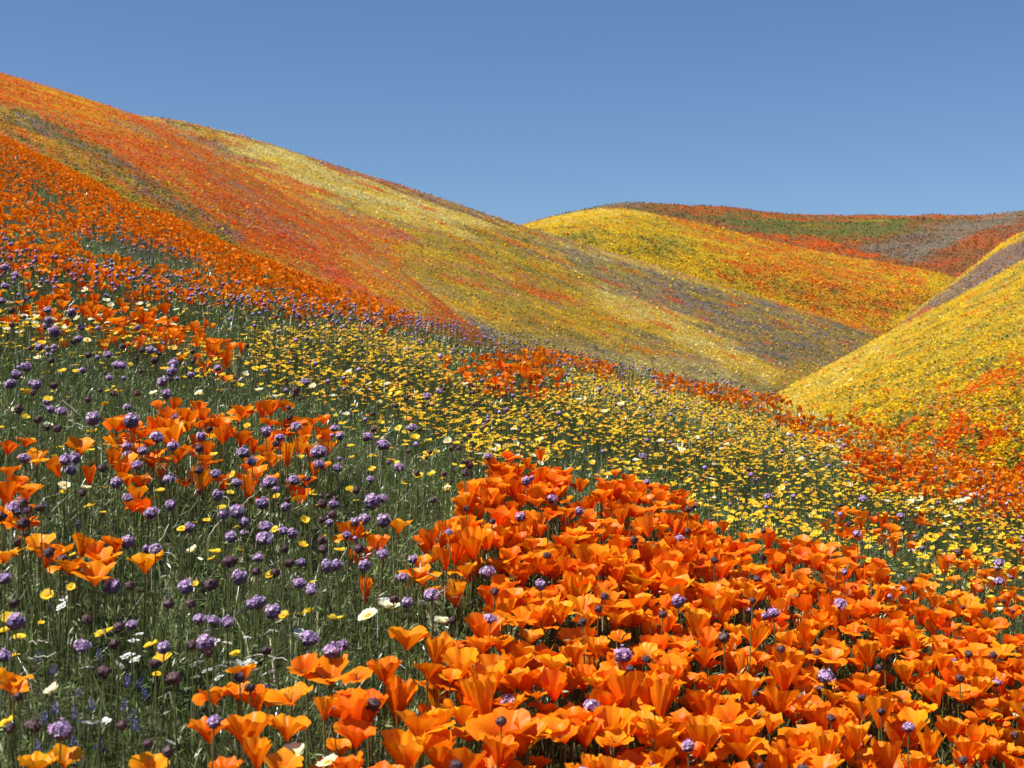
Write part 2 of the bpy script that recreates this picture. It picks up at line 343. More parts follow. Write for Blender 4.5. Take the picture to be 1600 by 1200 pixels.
KIND_WORDS = {'poppy': ('poppy_bloom', 'orange poppies'), 'gold': ('goldfield_bloom', 'golden yellow flowers'), 'cream': ('cream_bloom', 'pale cream flowers'), 'mauve': ('mauve_bloom', 'mauve flowers'),
              'green': ('green_grass', 'green grass'), 'brown': ('brown_brush', 'brown brush'), 'rust': ('rust_brush', 'rust brown growth'), 'grey': ('grey_brush', 'grey dry growth'), 'ochre': ('ochre_grass', 'ochre dry grass')}
for hn, (G, tq, label, sd) in HILLS.items():
    m, n = G.shape[:2]
    i = np.arange(n * (m - 1)).reshape(m - 1, n)[:, :-1].ravel(); Fc = np.stack([i, i + n, i + n + 1, i + 1], -1)
    V = G.reshape(-1, 3); ss, tt = np.meshgrid(np.linspace(0, 1, n), tq); ss, tt = ss.ravel(), tt.ravel()
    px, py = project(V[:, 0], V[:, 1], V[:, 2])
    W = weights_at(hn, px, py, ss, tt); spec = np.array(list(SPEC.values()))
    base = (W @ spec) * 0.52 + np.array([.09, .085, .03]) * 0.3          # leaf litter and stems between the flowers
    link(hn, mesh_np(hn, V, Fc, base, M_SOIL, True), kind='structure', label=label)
    # flowers: cells weighted by the size they show
    P00, P01, P10 = G[:-1, :-1], G[:-1, 1:], G[1:, :-1]
    ax, ay = project(P00[..., 0], P00[..., 1], P00[..., 2]); bx, by = project(P01[..., 0], P01[..., 1], P01[..., 2]); cx, cy = project(P10[..., 0], P10[..., 1], P10[..., 2])
    area = np.abs((bx - ax) * (cy - ay) - (by - ay) * (cx - ax))
    on = (ax > -260) & (ax < 1860) & (ay > 20) & (ay < 900) & (tq[:-1, None] < 1.12) & (tq[:-1, None] > -0.12)
    dist = P00[..., 1]
    cellw = np.linalg.norm(np.cross(P01 - P00, P10 - P00), axis=-1) / dist ** 2 * F * F * 0.09
    w = np.where(on, np.maximum(area, cellw * (tq[:-1, None] < 0.06)), 0)
    N = int(min(w.sum() * 0.30, 250000)); idx = rng.choice(w.size, N, p=(w / w.sum()).ravel())
    jj, kk = np.unravel_index(idx, w.shape); u, v = rng.random(N), rng.random(N)
    P = (G[jj, kk] * ((1 - u) * (1 - v))[:, None] + G[jj, kk + 1] * (u * (1 - v))[:, None] + G[jj + 1, kk] * ((1 - u) * v)[:, None] + G[jj + 1, kk + 1] * (u * v)[:, None])
    s = (kk + u) / (n - 1); t = tq[jj] * (1 - v) + tq[jj + 1] * v
    px, py = project(P[:, 0], P[:, 1], P[:, 2]); W = weights_at(hn, px, py, s, t)
    c = np.minimum((np.cumsum(W, 1) < rng.random(N)[:, None]).sum(1), len(SPEC) - 1)
    size = np.maximum(P[:, 1] / 1422 * 1.0, 0.024) * np.exp(rng.normal(0, .22, N))
    P[:, 2] += size * rng.uniform(0.1, 0.9, N)
    # one bloom: two bent halves
    az = rng.uniform(0, 2 * PI, N); tilt = np.abs(rng.normal(0, .6, N)); R = lean(rng.uniform(0, 2 * PI, N), np.minimum(tilt, 1.5), az)
    q = np.array([(-1, -.15, .22), (0, -1, 0), (1, .1, .22), (.1, 1, 0)]) * np.array([.8, .8, .9])
    Vf = np.einsum('nij,kj->nki', R, q) * size[:, None, None] * rng.uniform(.75, 1.25, (N, 4, 1)) + P[:, None, :]
    ff = np.array([(0, 1, 3), (1, 2, 3)])
    for k, key in enumerate(SPEC):
        sel = np.nonzero(c == k)[0]
        if len(sel) < 40: continue
        col = np.array(SPEC[key])[None] * np.exp(rng.normal(0, .13, (len(sel), 1))) * np.exp(rng.normal(0, .08, (len(sel), 3)))
        me = mesh_np(KIND_WORDS[key][0], Vf[sel].reshape(-1, 3), (ff[None] + (np.arange(len(sel)) * 4)[:, None, None]).reshape(-1, 3), np.repeat(np.clip(col, 0, .9), 4, 0), M_FAR)
        link(KIND_WORDS[key][0], me, kind='stuff', label=f"mass of {KIND_WORDS[key][1]} over the {hn.replace('_', ' ')}", category='flowers' if key not in ('green', 'brown', 'rust', 'grey', 'ochre') else 'grass')

# ------------------------------------------------------------------ flower shapes
def tube(P, r, sides=5, col=(.09, .12, .03), col2=None, taper=1.0):
    P = np.asarray(P, float); n = len(P); d = np.gradient(P, axis=0); d /= np.linalg.norm(d, axis=1)[:, None] + 1e-9
    ref = np.array([0.3, 1, 0.2]); a = np.cross(d, ref); a /= np.linalg.norm(a, axis=1)[:, None] + 1e-9; b = np.cross(d, a)
    th = np.linspace(0, 2 * PI, sides, endpoint=False); rr = np.asarray(r) * np.linspace(1, taper, n)
    V = P[:, None] + rr[:, None, None] * (np.cos(th)[None, :, None] * a[:, None] + np.sin(th)[None, :, None] * b[:, None])
    Fs = []
    for i in range(n - 1):
        for j in range(sides):
            p, q = i * sides + j, i * sides + (j + 1) % sides
            Fs += [(p, q, q + sides), (p, q + sides, p + sides)]
    c = np.linspace(0, 1, n)[:, None] * (np.array(col2 or col) - np.array(col)) + np.array(col)
    return V.reshape(-1, 3), np.array(Fs), np.repeat(c, sides, 0)

def petal(ang, a0, a1, half, nu, nv, r, scale=1.0, flop=0.0):
    """One poppy petal as a fan: leaves the axis at a0, flares to a1 at the rim; unit = flower width 1."""
    L = (0.76 if a1 > .45 else (0.64 if a1 > .1 else .5)) * scale; ph, ph2 = r.uniform(0, 6.28, 2); fr = r.uniform(2.2, 4.2); sk = r.normal(0, .10); f1, f2 = r.uniform(3.5, 6.5), r.uniform(8, 13)
    u = np.linspace(-1, 1, nu); v = np.linspace(0, 1, nv); V = np.zeros((nv, nu, 3)); C = np.zeros((nv, nu, 3))
    for j, uu in enumerate(u):
        ln = L * (1 - 0.20 * abs(uu) ** 2.6 + 0.045 * math.sin(fr * uu * 2 + ph) + sk * uu * .35)
        al = a0 + (a1 + flop - a0) * v ** 1.5
        al = al + 0.26 * (abs(uu) ** 2) * v ** 2 * (0.4 + 0.8 * (math.sin(ph2 + uu * 2) > 0)) + 0.10 * np.sin(fr * uu * 3 + ph2) * v ** 2
        dl = np.concatenate([[0], np.full(nv - 1, ln / (nv - 1))])
        rad = 0.035 + np.cumsum(np.sin(al) * dl); z = np.cumsum(np.cos(al) * dl)
        phi = ang + uu * half * (0.55 + 0.45 * v ** 0.7) + 0.05 * np.sin(v * 5 + ph)
        rad = rad * (1 + 0.030 * np.sin(uu * f1 + ph) * v + 0.016 * np.sin(uu * f2 + ph2) * v ** 2); z = z + (0.028 * np.sin(uu * f1 * 1.3 + ph2 * 2) + 0.012 * np.sin(uu * 19 + ph)) * v ** 3
        V[:, j] = np.stack([rad * np.cos(phi), rad * np.sin(phi), z * 1.0], -1)
        tone = smooth(0.0, 1.0, v)[:, None]; e = 0.08 * np.sin(uu * 13 + ph)
        C[:, j] = np.array([.77, .095, .002]) * (1 - tone) + np.array([.93, .275 + 0.05 * e, .007]) * tone
        C[:, j] *= 1 + 0.06 * math.sin(uu * 17 + ph2)
    i = np.arange(nu * (nv - 1)).reshape(nv - 1, nu)[:, :-1].ravel()
    Q = np.stack([i, i + 1, i + nu + 1, i + nu], -1)
    return V.reshape(-1, 3), np.concatenate([Q[:, [0, 1, 2]], Q[:, [0, 2, 3]]]), C.reshape(-1, 3)

# open angle at the base, at the rim, the word for it
SHAPES = [(.42, .50, 'cup'), (.50, .70, 'cup'), (.46, .95, 'flared'), (.55, 1.10, 'flared'), (.36, .32, 'goblet'), (.33, .18, 'goblet'), (.75, 1.15, 'open'), (.9, 1.25, 'open'), (.50, .80, 'ragged'), (.55, .65, 'ragged'), (.44, .60, 'cup'), (.6, .95, 'flared'), (.24, .02, 'furled'), (1.0, 1.45, 'open')]
def poppy_petals(k, nu, nv):
    r = np.random.default_rng(100 + k); a0, a1, w = SHAPES[k]; out = []
    w_est = 2 * (0.035 + 0.78 * math.sin((a0 * .45 + a1 * .55)))
    for p in range(4):
        half = (1.10 if p % 2 == 0 else 1.14) * r.uniform(.88, 1.05) * (0.92 if w == 'open' else 1)
        flop = r.normal(0, .10) + (r.uniform(.5, 1.1) if (w == 'ragged' and p in (1, 2)) else 0)
        V, Fc, C = petal(p * PI / 2 + r.normal(0, .12), a0 + (0.05 if p % 2 else -0.03), a1, half, nu, nv, r, r.uniform(.92, 1.06), flop)
        uv = np.stack(np.meshgrid(np.linspace(-1, 1, nu) * 13, np.linspace(0, 1, nv) * 1.6), -1).reshape(-1, 2); uv = np.concatenate([uv + [p * 31 + k * 77, 0], np.zeros((len(uv), 1))], 1)
        out.append((V / max(w_est, .62), Fc, C, uv) if nu > 9 else (V / max(w_est, .62), Fc, C))
    return out
POPPY_HI = [poppy_petals(k, 17, 8) for k in range(len(SHAPES))]
POPPY_MD = [join(poppy_petals(k, 5, 5)) for k in range(len(SHAPES))]
POPPY_LO = [join(poppy_petals(k, 3, 3)) for k in range(len(SHAPES))]

def icosphere(level):
    t = (1 + 5 ** .5) / 2
    V = [(-1, t, 0), (1, t, 0), (-1, -t, 0), (1, -t, 0), (0, -1, t), (0, 1, t), (0, -1, -t), (0, 1, -t), (t, 0, -1), (t, 0, 1), (-t, 0, -1), (-t, 0, 1)]
    Fc = [(0, 11, 5), (0, 5, 1), (0, 1, 7), (0, 7, 10), (0, 10, 11), (1, 5, 9), (5, 11, 4), (11, 10, 2), (10, 7, 6), (7, 1, 8), (3, 9, 4), (3, 4, 2), (3, 2, 6), (3, 6, 8), (3, 8, 9), (4, 9, 5), (2, 4, 11), (6, 2, 10), (8, 6, 7), (9, 8, 1)]
    V = [np.array(v, float) / np.linalg.norm(v) for v in V]
    for _ in range(level):
        mid = {}; G = []
        def m(a, b):
            k = (min(a, b), max(a, b))
            if k not in mid:
                p = V[a] + V[b]; V.append(p / np.linalg.norm(p)); mid[k] = len(V) - 1
            return mid[k]
        for a, b, c in Fc:
            x, y, z = m(a, b), m(b, c), m(c, a); G += [(a, x, z), (b, y, x), (c, z, y), (x, y, z)]
        Fc = G
    return np.array(V), np.array(Fc)

def calyx_ball(seed, dark, level=2):
    """The dark head of a gilia: a lumpy ball of calyx lobes; unit = head width 1."""
    r = np.random.default_rng(seed); V, Fc = icosphere(level); V = V.copy()
    V *= (0.43 + (0.15 if level > 1 else .06) * (r.random((len(V), 1)) - .5) * 2); V[:, 2] *= r.uniform(.85, 1.0)
    a, b = (np.array([.065, .036, .042]), np.array([.25, .14, .15])) if dark else (np.array([.12, .08, .15]), np.array([.28, .18, .34]))
    C = a + (b - a) * r.random((len(V), 1)) ** 1.5
    return V, Fc, C
def floret_cap(seed, n=46, cover=-0.15):
    """Small five-lobed florets over the upper part of the head."""
    r = np.random.default_rng(seed); out = []
    for k in range(n):
        z = 1 - (1 - cover) * (k + .5) / n; th = k * 2.39996 + r.normal(0, .25); q = math.sqrt(max(0, 1 - z * z))
        d = np.array([q * math.cos(th), q * math.sin(th), z]); c = d * (0.45 + 0.075 * r.normal()) * np.array([1.06, 1.06, .9])
        a = np.cross(d, [0.2, 0.9, 0.3]); a /= np.linalg.norm(a); b = np.cross(d, a)
        s = 0.18 * r.uniform(.8, 1.25); tw = r.uniform(0, 6.28); V = [c - d * .05]
        for i in range(10):
            rr = s * (1.0 if i % 2 == 0 else .55); an = tw + i * PI / 5
            V.append(c + rr * (math.cos(an) * a + math.sin(an) * b) + d * (0.05 if i % 2 == 0 else 0.02))
        Fc = [(0, i, i % 10 + 1) for i in range(1, 11)]
        col = np.array([.74, .49, .84]) * math.exp(r.normal(0, .22)); col = np.clip(col + r.random() * np.array([.06, .05, .03]), 0, .85)
        cc = np.repeat(col[None], 11, 0); cc[0] *= .7
        out.append((np.array(V), np.array(Fc), cc))
    return join(out)
GILIA_BALL = [calyx_ball(200 + k, k >= 3) for k in range(6)]          # 0-2 under florets, 3-5 spent and dark
GILIA_CAP = [floret_cap(230, 44, -.1), floret_cap(231, 34, .1), floret_cap(232, 22, .4)]
def far_gilia(seed, dark, lev=1):
    r = np.random.default_rng(seed); V, Fc, C = calyx_ball(seed, dark, lev)
    if not dark:
        up = smooth(-.1, .2, V[:, 2])[:, None]; C = C * (1 - up) + np.array([.60, .42, .72]) * r.uniform(.35, 1.3, (len(V), 1)) * up
    return V, Fc, C
GILIA_FAR = [far_gilia(250 + k, k >= 3) for k in range(6)]; GILIA_DOT = [far_gilia(250 + k, k >= 3, 0) for k in range(6)]

def daisy(seed, n, col, colb, disc, wid=.5, cup=.12, toothed=False):
    """A daisy head: rays then disc, unit width 1. Returns (rays, disc)."""
    r = np.random.default_rng(seed); rays = []
    for k in range(n):
        a = 2 * PI * k / n + r.normal(0, .07); ln = .5 * r.uniform(.9, 1.05); w = PI / n * .5 * wid * 2; up = cup + r.normal(0, .05)
        pts = [(.10, -w * .3), (.10, w * .3), (.30, w * .62), (.44, w * .62), (.5, w * .25), (.47, 0), (.5, -w * .25), (.44, -w * .62), (.30, -w * .62)]
        V = np.array([(q / .5 * ln * math.cos(a) - s * math.sin(a), q / .5 * ln * math.sin(a) + s * math.cos(a), up * (q / .5) ** 1.5 - .02 * abs(s) / w) for q, s in pts])
        Fc = [(0, 1, 2), (0, 2, 8), (8, 2, 3), (8, 3, 7), (7, 3, 5), (3, 4, 5), (7, 5, 6)]
        C = np.array([colb if q < .28 else col for q, s in pts]) * math.exp(r.normal(0, .06)); rays.append((V, np.array(Fc), C))
    th = np.linspace(0, 2 * PI, 9)[:-1]; Vd = [(0, 0, .09)] + [(.10 * math.cos(t), .10 * math.sin(t), .06) for t in th] + [(.16 * math.cos(t + .3), .16 * math.sin(t + .3), .0) for t in th]
    Fd = [(0, i, i % 8 + 1) for i in range(1, 9)] + [(i, i + 8, i % 8 + 1) for i in range(1, 9)] + [(i + 8, i % 8 + 9, i % 8 + 1) for i in range(1, 9)]
    return join(rays), (np.array(Vd), np.array(Fd), np.repeat(np.array([disc]), 17, 0))
GOLD = [daisy(300 + k, 8 + k % 3, (.82, .58, .025), (.78, .38, .010), (.62, .28, .012), .95, [.06, .14, .24, .0][k]) for k in range(4)]
CREAM = [daisy(310 + k, 11 + k, (.80, .76, .52), (.80, .58, .05), (.62, .36, .02), 1.05, [.08, .2, .3][k]) for k in range(3)]
WHITE = [daisy(320, 5, (.8, .8, .78), (.8, .78, .6), (.7, .55, .1), 1.2, .05)]
def small_bloom(seed, n, col, colb):
    r = np.random.default_rng(seed); V = [(0, 0, .05)]; C = [colb]
    for k in range(2 * n):
        a = PI * k / n; q = .5 * r.uniform(.85, 1.1) if k % 2 == 0 else .27; V.append((q * math.cos(a), q * math.sin(a), r.uniform(.02, .22) if k % 2 == 0 else .05)); C.append(col)
    return np.array(V), np.array([(0, i, i % (2 * n) + 1) for i in range(1, 2 * n + 1)]), np.array(C)
GOLD_FAR = [small_bloom(330 + k, 5 + k % 2, (.82, .56, .022), (.70, .32, .010)) for k in range(4)]
CREAM_FAR = [small_bloom(340 + k, 6, (.80, .74, .46), (.80, .60, .10)) for k in range(2)]

# ------------------------------------------------------------------ where the near flowers grow
P_DRIFT = [(740, 748), (790, 722), (870, 718), (960, 742), (1060, 772), (1090, 806), (1200, 838), (1290, 856), (1370, 856), (1390, 895), (1480, 935), (1560, 965), (1620, 985), (1900, 1020), (1900, 1500), (300, 1500), (320, 1200), (440, 1120), (520, 1030), (580, 1008), (700, 992), (745, 945), (790, 905), (765, 880), (690, 875), (640, 866), (690, 806)]
PATCHES = [   # polygon seen from the camera, plants per square metre, words
    (P_DRIFT, 1250, 'in the broad drift'),
    ([(535, 840), (600, 806), (690, 795), (720, 865), (640, 885), (560, 866)], 220, 'on the near tip of the broad drift'),
    ([(150, 640), (280, 603), (400, 608), (520, 655), (530, 722), (420, 742), (330, 722), (240, 695), (160, 655)], 380, 'in the loose cluster amid the grass'),
    ([(-300, 440), (0, 458), (130, 452), (250, 478), (350, 512), (380, 545), (350, 556), (240, 520), (100, 498), (0, 482), (-300, 470)], 260, 'in the clump high on the slope'),
    ([(690, 562), (760, 548), (850, 548), (890, 600), (860, 612), (780, 598), (700, 588)], 300, 'in the clump near the crest'),
    ([(820, 542), (900, 548), (965, 566), (960, 578), (880, 566)], 170, 'in the strip on the crest'),
    ([(1010, 574), (1100, 582), (1235, 622), (1235, 646), (1140, 622), (1040, 598)], 230, 'in the strip on the crest'),
    ([(1150, 632), (1260, 640), (1400, 668), (1415, 692), (1330, 694), (1230, 668)], 230, 'in the strip on the crest'),
    ([(1320, 702), (1430, 700), (1600, 728), (1900, 780), (1900, 880), (1600, 805), (1500, 780), (1360, 750)], 420, 'in the far strip'),
    ([(1255, 805), (1330, 788), (1445, 805), (1440, 850), (1300, 842)], 200, 'in the small clump behind the broad drift'),
    ([(1400, 880), (1520, 850), (1700, 830), (1900, 900), (1900, 1020), (1620, 985), (1480, 935)], 150, 'among yellow flowers beside the broad drift'),
    ([(1000, 672), (1110, 690), (1110, 715), (1010, 700)], 22, 'loose among yellow flowers'),
    ([(-400, 120), (0, 212), (100, 247), (200, 312), (330, 362), (450, 420), (560, 462), (648, 486), (640, 506), (560, 500), (420, 476), (330, 462), (200, 450), (60, 436), (0, 425), (-400, 380)], 170, 'on the upper slope'),
    ([(1230, 650), (1700, 700), (1700, 860), (1420, 800)], 6, 'loose among yellow flowers'),
    ([(380, 480), (690, 560), (690, 640), (500, 560)], 3, 'loose among yellow flowers'),
]
POCKET = [(105, 358), (180, 362), (250, 385), (330, 415), (290, 420), (200, 404), (130, 385)]
GILIA_PATCH = [
    ([(-300, 560), (0, 545), (250, 560), (480, 620), (620, 690), (740, 720), (760, 760), (640, 820), (560, 860), (640, 890), (780, 900), (680, 990), (520, 1020), (420, 1030), (320, 1090), (290, 1400), (-300, 1400)], 135, .66),
    ([(-400, 345), (0, 375), (100, 402), (200, 424), (400, 465), (640, 498), (720, 520), (640, 535), (400, 496), (200, 462), (0, 452), (-400, 430)], 210, .85),
    ([(600, 490), (800, 535), (1000, 580), (1220, 628), (1220, 648), (1000, 605), (800, 565), (640, 535)], 80, .6),
    ([(1180, 640), (1320, 690), (1400, 715), (1360, 722), (1230, 675)], 70, .7),
    ([(1480, 768), (1560, 775), (1660, 800), (1700, 830), (1560, 800)], 150, .9),
    ([(-300, 470), (0, 490), (380, 560), (380, 600), (0, 560), (-300, 540)], 100, .65),
    ([(380, 500), (640, 520), (1220, 640), (1420, 720), (1900, 850), (1900, 900), (1300, 850), (1080, 790), (860, 710), (740, 740), (560, 640), (380, 580)], 26, .55),
    (POCKET, 60, .8),
    (P_DRIFT, 36, .5),
    ([(1380, 820), (1900, 830), (1900, 1030), (1480, 930)], 45, .55),
]
GOLD_PATCH = [
    ([(380, 520), (560, 505), (700, 540), (1000, 602), (1220, 652), (1420, 722), (1600, 795), (1900, 880), (1900, 960), (1560, 900), (1390, 885), (1290, 852), (1090, 806), (960, 746), (870, 716), (750, 725), (600, 640), (480, 590), (400, 560)], 420),
    ([(-300, 455), (0, 468), (120, 480), (380, 545), (400, 570), (250, 545), (0, 515), (-300, 500)], 330),
    ([(0, 520), (400, 560), (620, 650), (740, 720), (700, 760), (480, 660), (250, 600), (0, 560)], 130),
    ([(1230, 650), (1400, 690), (1900, 800), (1900, 900), (1600, 800)], 240),
    ([(1380, 870), (1900, 880), (1900, 1050), (1500, 940)], 110),
    ([(-300, 560), (0, 560), (250, 600), (640, 740), (760, 800), (640, 880), (0, 900), (-300, 900)], 40),
    ([(0, 900), (560, 880), (560, 1000), (300, 1100), (0, 1100)], 12),
    ([(-300, 380), (0, 400), (400, 470), (640, 510), (400, 520), (0, 460), (-300, 440)], 60),
    ([(0, 860), (120, 900), (90, 1090), (0, 1100)], 30),
]
rg = np.random.default_rng(21)
def wedge(n, y0, y1, r):
    """n even points over the strip of slope that widens from the camera (a little wider than the view)."""
    q = np.linspace(y0, y1, 400); c = 0.48 * q ** 2 + 0.8 * q; y = np.interp(r.random(n) * (c[-1] - c[0]) + c[0], c, q)
    return (r.random(n) - .5) * (0.96 * y + 0.8), y
def field(dens, y0, y1, seed):
    """Jittered points over the near slope in view, `dens` per square metre at most."""
    r = np.random.default_rng(seed)
    x, y = wedge(int(dens * (0.5 * (y1 ** 2 - y0 ** 2) * 0.96 + 0.8 * (y1 - y0))), y0, y1, r)
    return x, y, r
def grown(patches, cap, y0, y1, seed, dz=0.0, warp=10, times=1.0):
    x, y, r = field(cap * times, y0, y1, seed); z = top_h(x, y) + dz; px, py = project(x, y, z); py = np.where(py > 1499, 1490, py)
    k = np.interp(y, [1.5, 12], [1.6, .5]) * warp
    px = px + (fbm(x * 4, y * 3, seed) - .5) * 3 * k; py = py + (fbm(x * 4 + 50, y * 3, seed) - .5) * 1.6 * k
    d = np.zeros(len(x)); w = np.full(len(x), -1)
    for i, p in enumerate(patches):
        m = inside(px, py, p[0]) & (d < p[1]); d[m] = p[1]; w[m] = i
    return x, y, z, d, w, r
def thin(x, y, near, cell):
    """Drops points closer than about `cell` to an earlier one."""
    seen = {}; keep = np.zeros(len(x), bool)
    for i in range(len(x)):
        c = cell; a, b = int(x[i] // c), int(y[i] // c); ok = True
        for da in (-1, 0, 1):
            for db in (-1, 0, 1):
                for j in seen.get((a + da, b + db), ()):
                    if (x[i] - x[j]) ** 2 + (y[i] - y[j]) ** 2 < c * c: ok = False
        if ok: seen.setdefault((a, b), []).append(i); keep[i] = True
    return keep
def unproject(px, py, off):
    """Where the sight line through a photograph point meets the layer `off` above the flower tops."""
    d = np.geomspace(1.2, 26, 1500); x = (px - 800) / F * d; z = CZ + (600 - py) / F * d; g = z - (top_h(x, d) + off)
    i = int(np.argmax(g <= 0)) if (g <= 0).any() else len(d) - 1
    return x[i], d[i], z[i]

# ---- poppies: those placed one by one, then the drifts
HERO_POPPY = [(22, 752, 34), (28, 790, 36), (70, 868, 36), (165, 872, 42), (95, 862, 40), (190, 735, 28), (222, 752, 28), (12, 700, 24), (150, 865, 40), (20, 1075, 40),
              (38, 690, 28), (57, 714, 36), (93, 728, 22), (125, 699, 44), (175, 713, 28), (202, 722, 38), (140, 742, 18), (200, 747, 30), (14, 736, 34), (42, 768, 46), (10, 772, 40), (6, 806, 40), (214, 770, 30), (232, 792, 30), (208, 790, 26),
              (33, 818, 42), (62, 852, 52), (125, 852, 46), (180, 850, 44), (108, 884, 44), (148, 897, 50), (227, 879, 54), (10, 868, 30), (14, 1060, 46), (55, 1196, 60), (100, 1186, 52), (235, 1198, 58),
              (335, 1085, 48), (383, 1050, 44), (372, 1080, 36), (456, 1088, 78), (405, 1092, 44), (327, 1142, 60), (390, 1142, 62), (448, 1137, 64), (402, 1178, 44), (478, 1042, 48), (518, 1050, 54), (555, 1148, 66), (620, 1085, 48), (440, 1198, 60)]
PX, PY, PZ, PW, PP = [], [], [], [], []
for hx, hy, hw in HERO_POPPY:
    x, y, z = unproject(hx, hy, 0.0); PX.append(x); PY.append(y); PZ.append(z); PW.append(min(max(1.14 * hw * y / F, .036), .07)); PP.append(-1)
n_hero = len(PX)
for y0, y1, cap in ((1.25, 9.0, 1250), (9.0, 27.0, 200)):
    x, y, z, d, w, r = grown(PATCHES, cap, y0, y1, 31 + int(y0))
    ok = r.random(len(x)) < d / cap
    gaps = fbm(x * 5.5, y * 4.2, 77, 2); ok &= ~((gaps < 0.30) & (y < 9)); ok &= ~((fbm(x * 1.7, y * .8, 78, 2) < .22) & (y >= 9))
    px, py = project(x, y, z); ok &= ~inside(px, py, POCKET)
    ok &= (px > np.where(y < 5, -700, -270)) & (px < np.where(y < 5, 2300, 1760)) & (y < np.interp(px, CREST[:, 0], CREST[:, 2]) + .6)
    x, y, z, w = x[ok], y[ok], z[ok], w[ok]
    if y0 < 9:
        k = thin(x, y, None, .0172); x, y, z, w = x[k], y[k], z[k], w[k]
        hx = np.array(PX[:n_hero]); hy = np.array(PY[:n_hero]); far = (np.hypot(x[:, None] - hx, y[:, None] - hy).min(1) > .045); x, y, z, w = x[far], y[far], z[far], w[far]
    PX += list(x); PY += list(y); PZ += list(z + rg.normal(-.010, .014, len(x)) - np.where(rg.random(len(x)) < .45, rg.uniform(.01, .06, len(x)), 0)); PW += list(np.clip(rg.normal(.0475, .0095, len(x)) * np.interp(y, [2.4, 6], [1, .74]), .026, .072)); PP += list(w)
PX, PY, PZ, PW, PP = map(np.array, (PX, PY, PZ, PW, PP)); NP_ = len(PX)
rp = np.random.default_rng(5)
PK = rp.choice(len(SHAPES), NP_, p=[.16, .16, .09, .06, .06, .03, .05, .03, .10, .08, .11, .04, .02, .01]); PK[:n_hero] = [1, 8, 0, 9, 3, 0, 10, 1, 8, 3, 2, 8, 4, 3, 4, 3, 5, 9, 3, 3, 0, 1, 10, 4, 8, 9, 8, 1, 2, 8, 9, 2, 8, 8, 2, 3, 2, 8, 2, 8, 7, 1, 2, 10, 2, 0, 2, 9, 2, 4, 3]
PYAW = rp.uniform(0, 2 * PI, NP_); PTILT = np.abs(rp.normal(0, .22, NP_)); PTD = rp.uniform(0, 2 * PI, NP_)
PHUE = np.where(PY > 8, .14 + .46 * rp.random(NP_), .08 + .92 * rp.random(NP_))

pxs, pys = project(PX, PY, PZ)
score = PW / PY * F
vis = (pxs > -15) & (pxs < 1615) & (pys > 0) & (pys < 1215)
def poppy_tint(h):
    h = np.asarray(h)[..., None]
    return np.array([.95, .66, .8]) * (1 - h) + np.array([1.02, 1.36, 1.3]) * h
PETAL_H = [np.concatenate([p[0] for p in POPPY_HI[k]])[:, 2].max() for k in range(len(SHAPES))]
base_z = PZ - np.array(PETAL_H)[PK] * PW * .5
# ---- gilia: purple heads and spent dark ones
HERO_LIT = [(95, 1143, 32), (290, 918, 24), (375, 903, 24), (312, 968, 18), (333, 970, 18), (355, 973, 19), (405, 942, 22), (427, 957, 24), (468, 912, 19), (487, 920, 16), (513, 886, 22), (527, 884, 18), (570, 885, 19), (370, 800, 23), (382, 817, 16), (410, 787, 19), (416, 823, 18), (414, 842, 24), (457, 835, 17), (443, 830, 15), (361, 840, 19), (404, 872, 16), (297, 825, 16), (243, 858, 18), (256, 1013, 20), (206, 977, 17), (129, 1010, 22), (583, 785, 25), (597, 779, 15), (205, 659, 25), (28, 795, 28), (183, 755, 18), (268, 790, 17), (498, 707, 24), (470, 880, 14), (570, 812, 18), (315, 683, 16), (370, 755, 15), (7, 905, 20), (600, 815, 22), (645, 875, 14), (1313, 944, 18), (1290, 1058, 24), (905, 800, 14), (845, 915, 18)]
HERO_DARK = [(163, 1050, 22), (300, 1008, 18), (325, 1020, 17), (272, 1060, 24), (186, 980, 18), (137, 968, 18), (22, 942, 17), (263, 943, 17), (298, 943, 15), (330, 913, 22), (357, 878, 21), (243, 1037, 18), (203, 915, 15), (263, 1175, 18), (365, 875, 16), (400, 893, 14), (452, 880, 16), (503, 845, 16), (505, 858, 15), (430, 895, 17), (1373, 1043, 13), (1346, 1090, 14), (1377, 1112, 14), (1299, 1122, 14), (1366, 1018, 13), (1220, 1014, 14), (945, 932, 14), (910, 972, 14), (855, 868, 13), (1036, 960, 14), (1010, 1030, 14), (783, 1127, 18), (375, 1058, 16), (390, 1075, 18), (90, 670, 14), (1500, 1060, 15), (1513, 1022, 13), (160, 732, 14)]
GX, GY, GZ, GS, GL = [], [], [], [], []
for lst, lit in ((HERO_LIT, 1), (HERO_DARK, 0)):
    for hx, hy, hw in lst:
        x, y, z = unproject(hx, hy, .03); GX.append(x); GY.append(y); GZ.append(z); GS.append(min(max(hw * y / F, .014), .034)); GL.append(lit)
nh = len(GX)
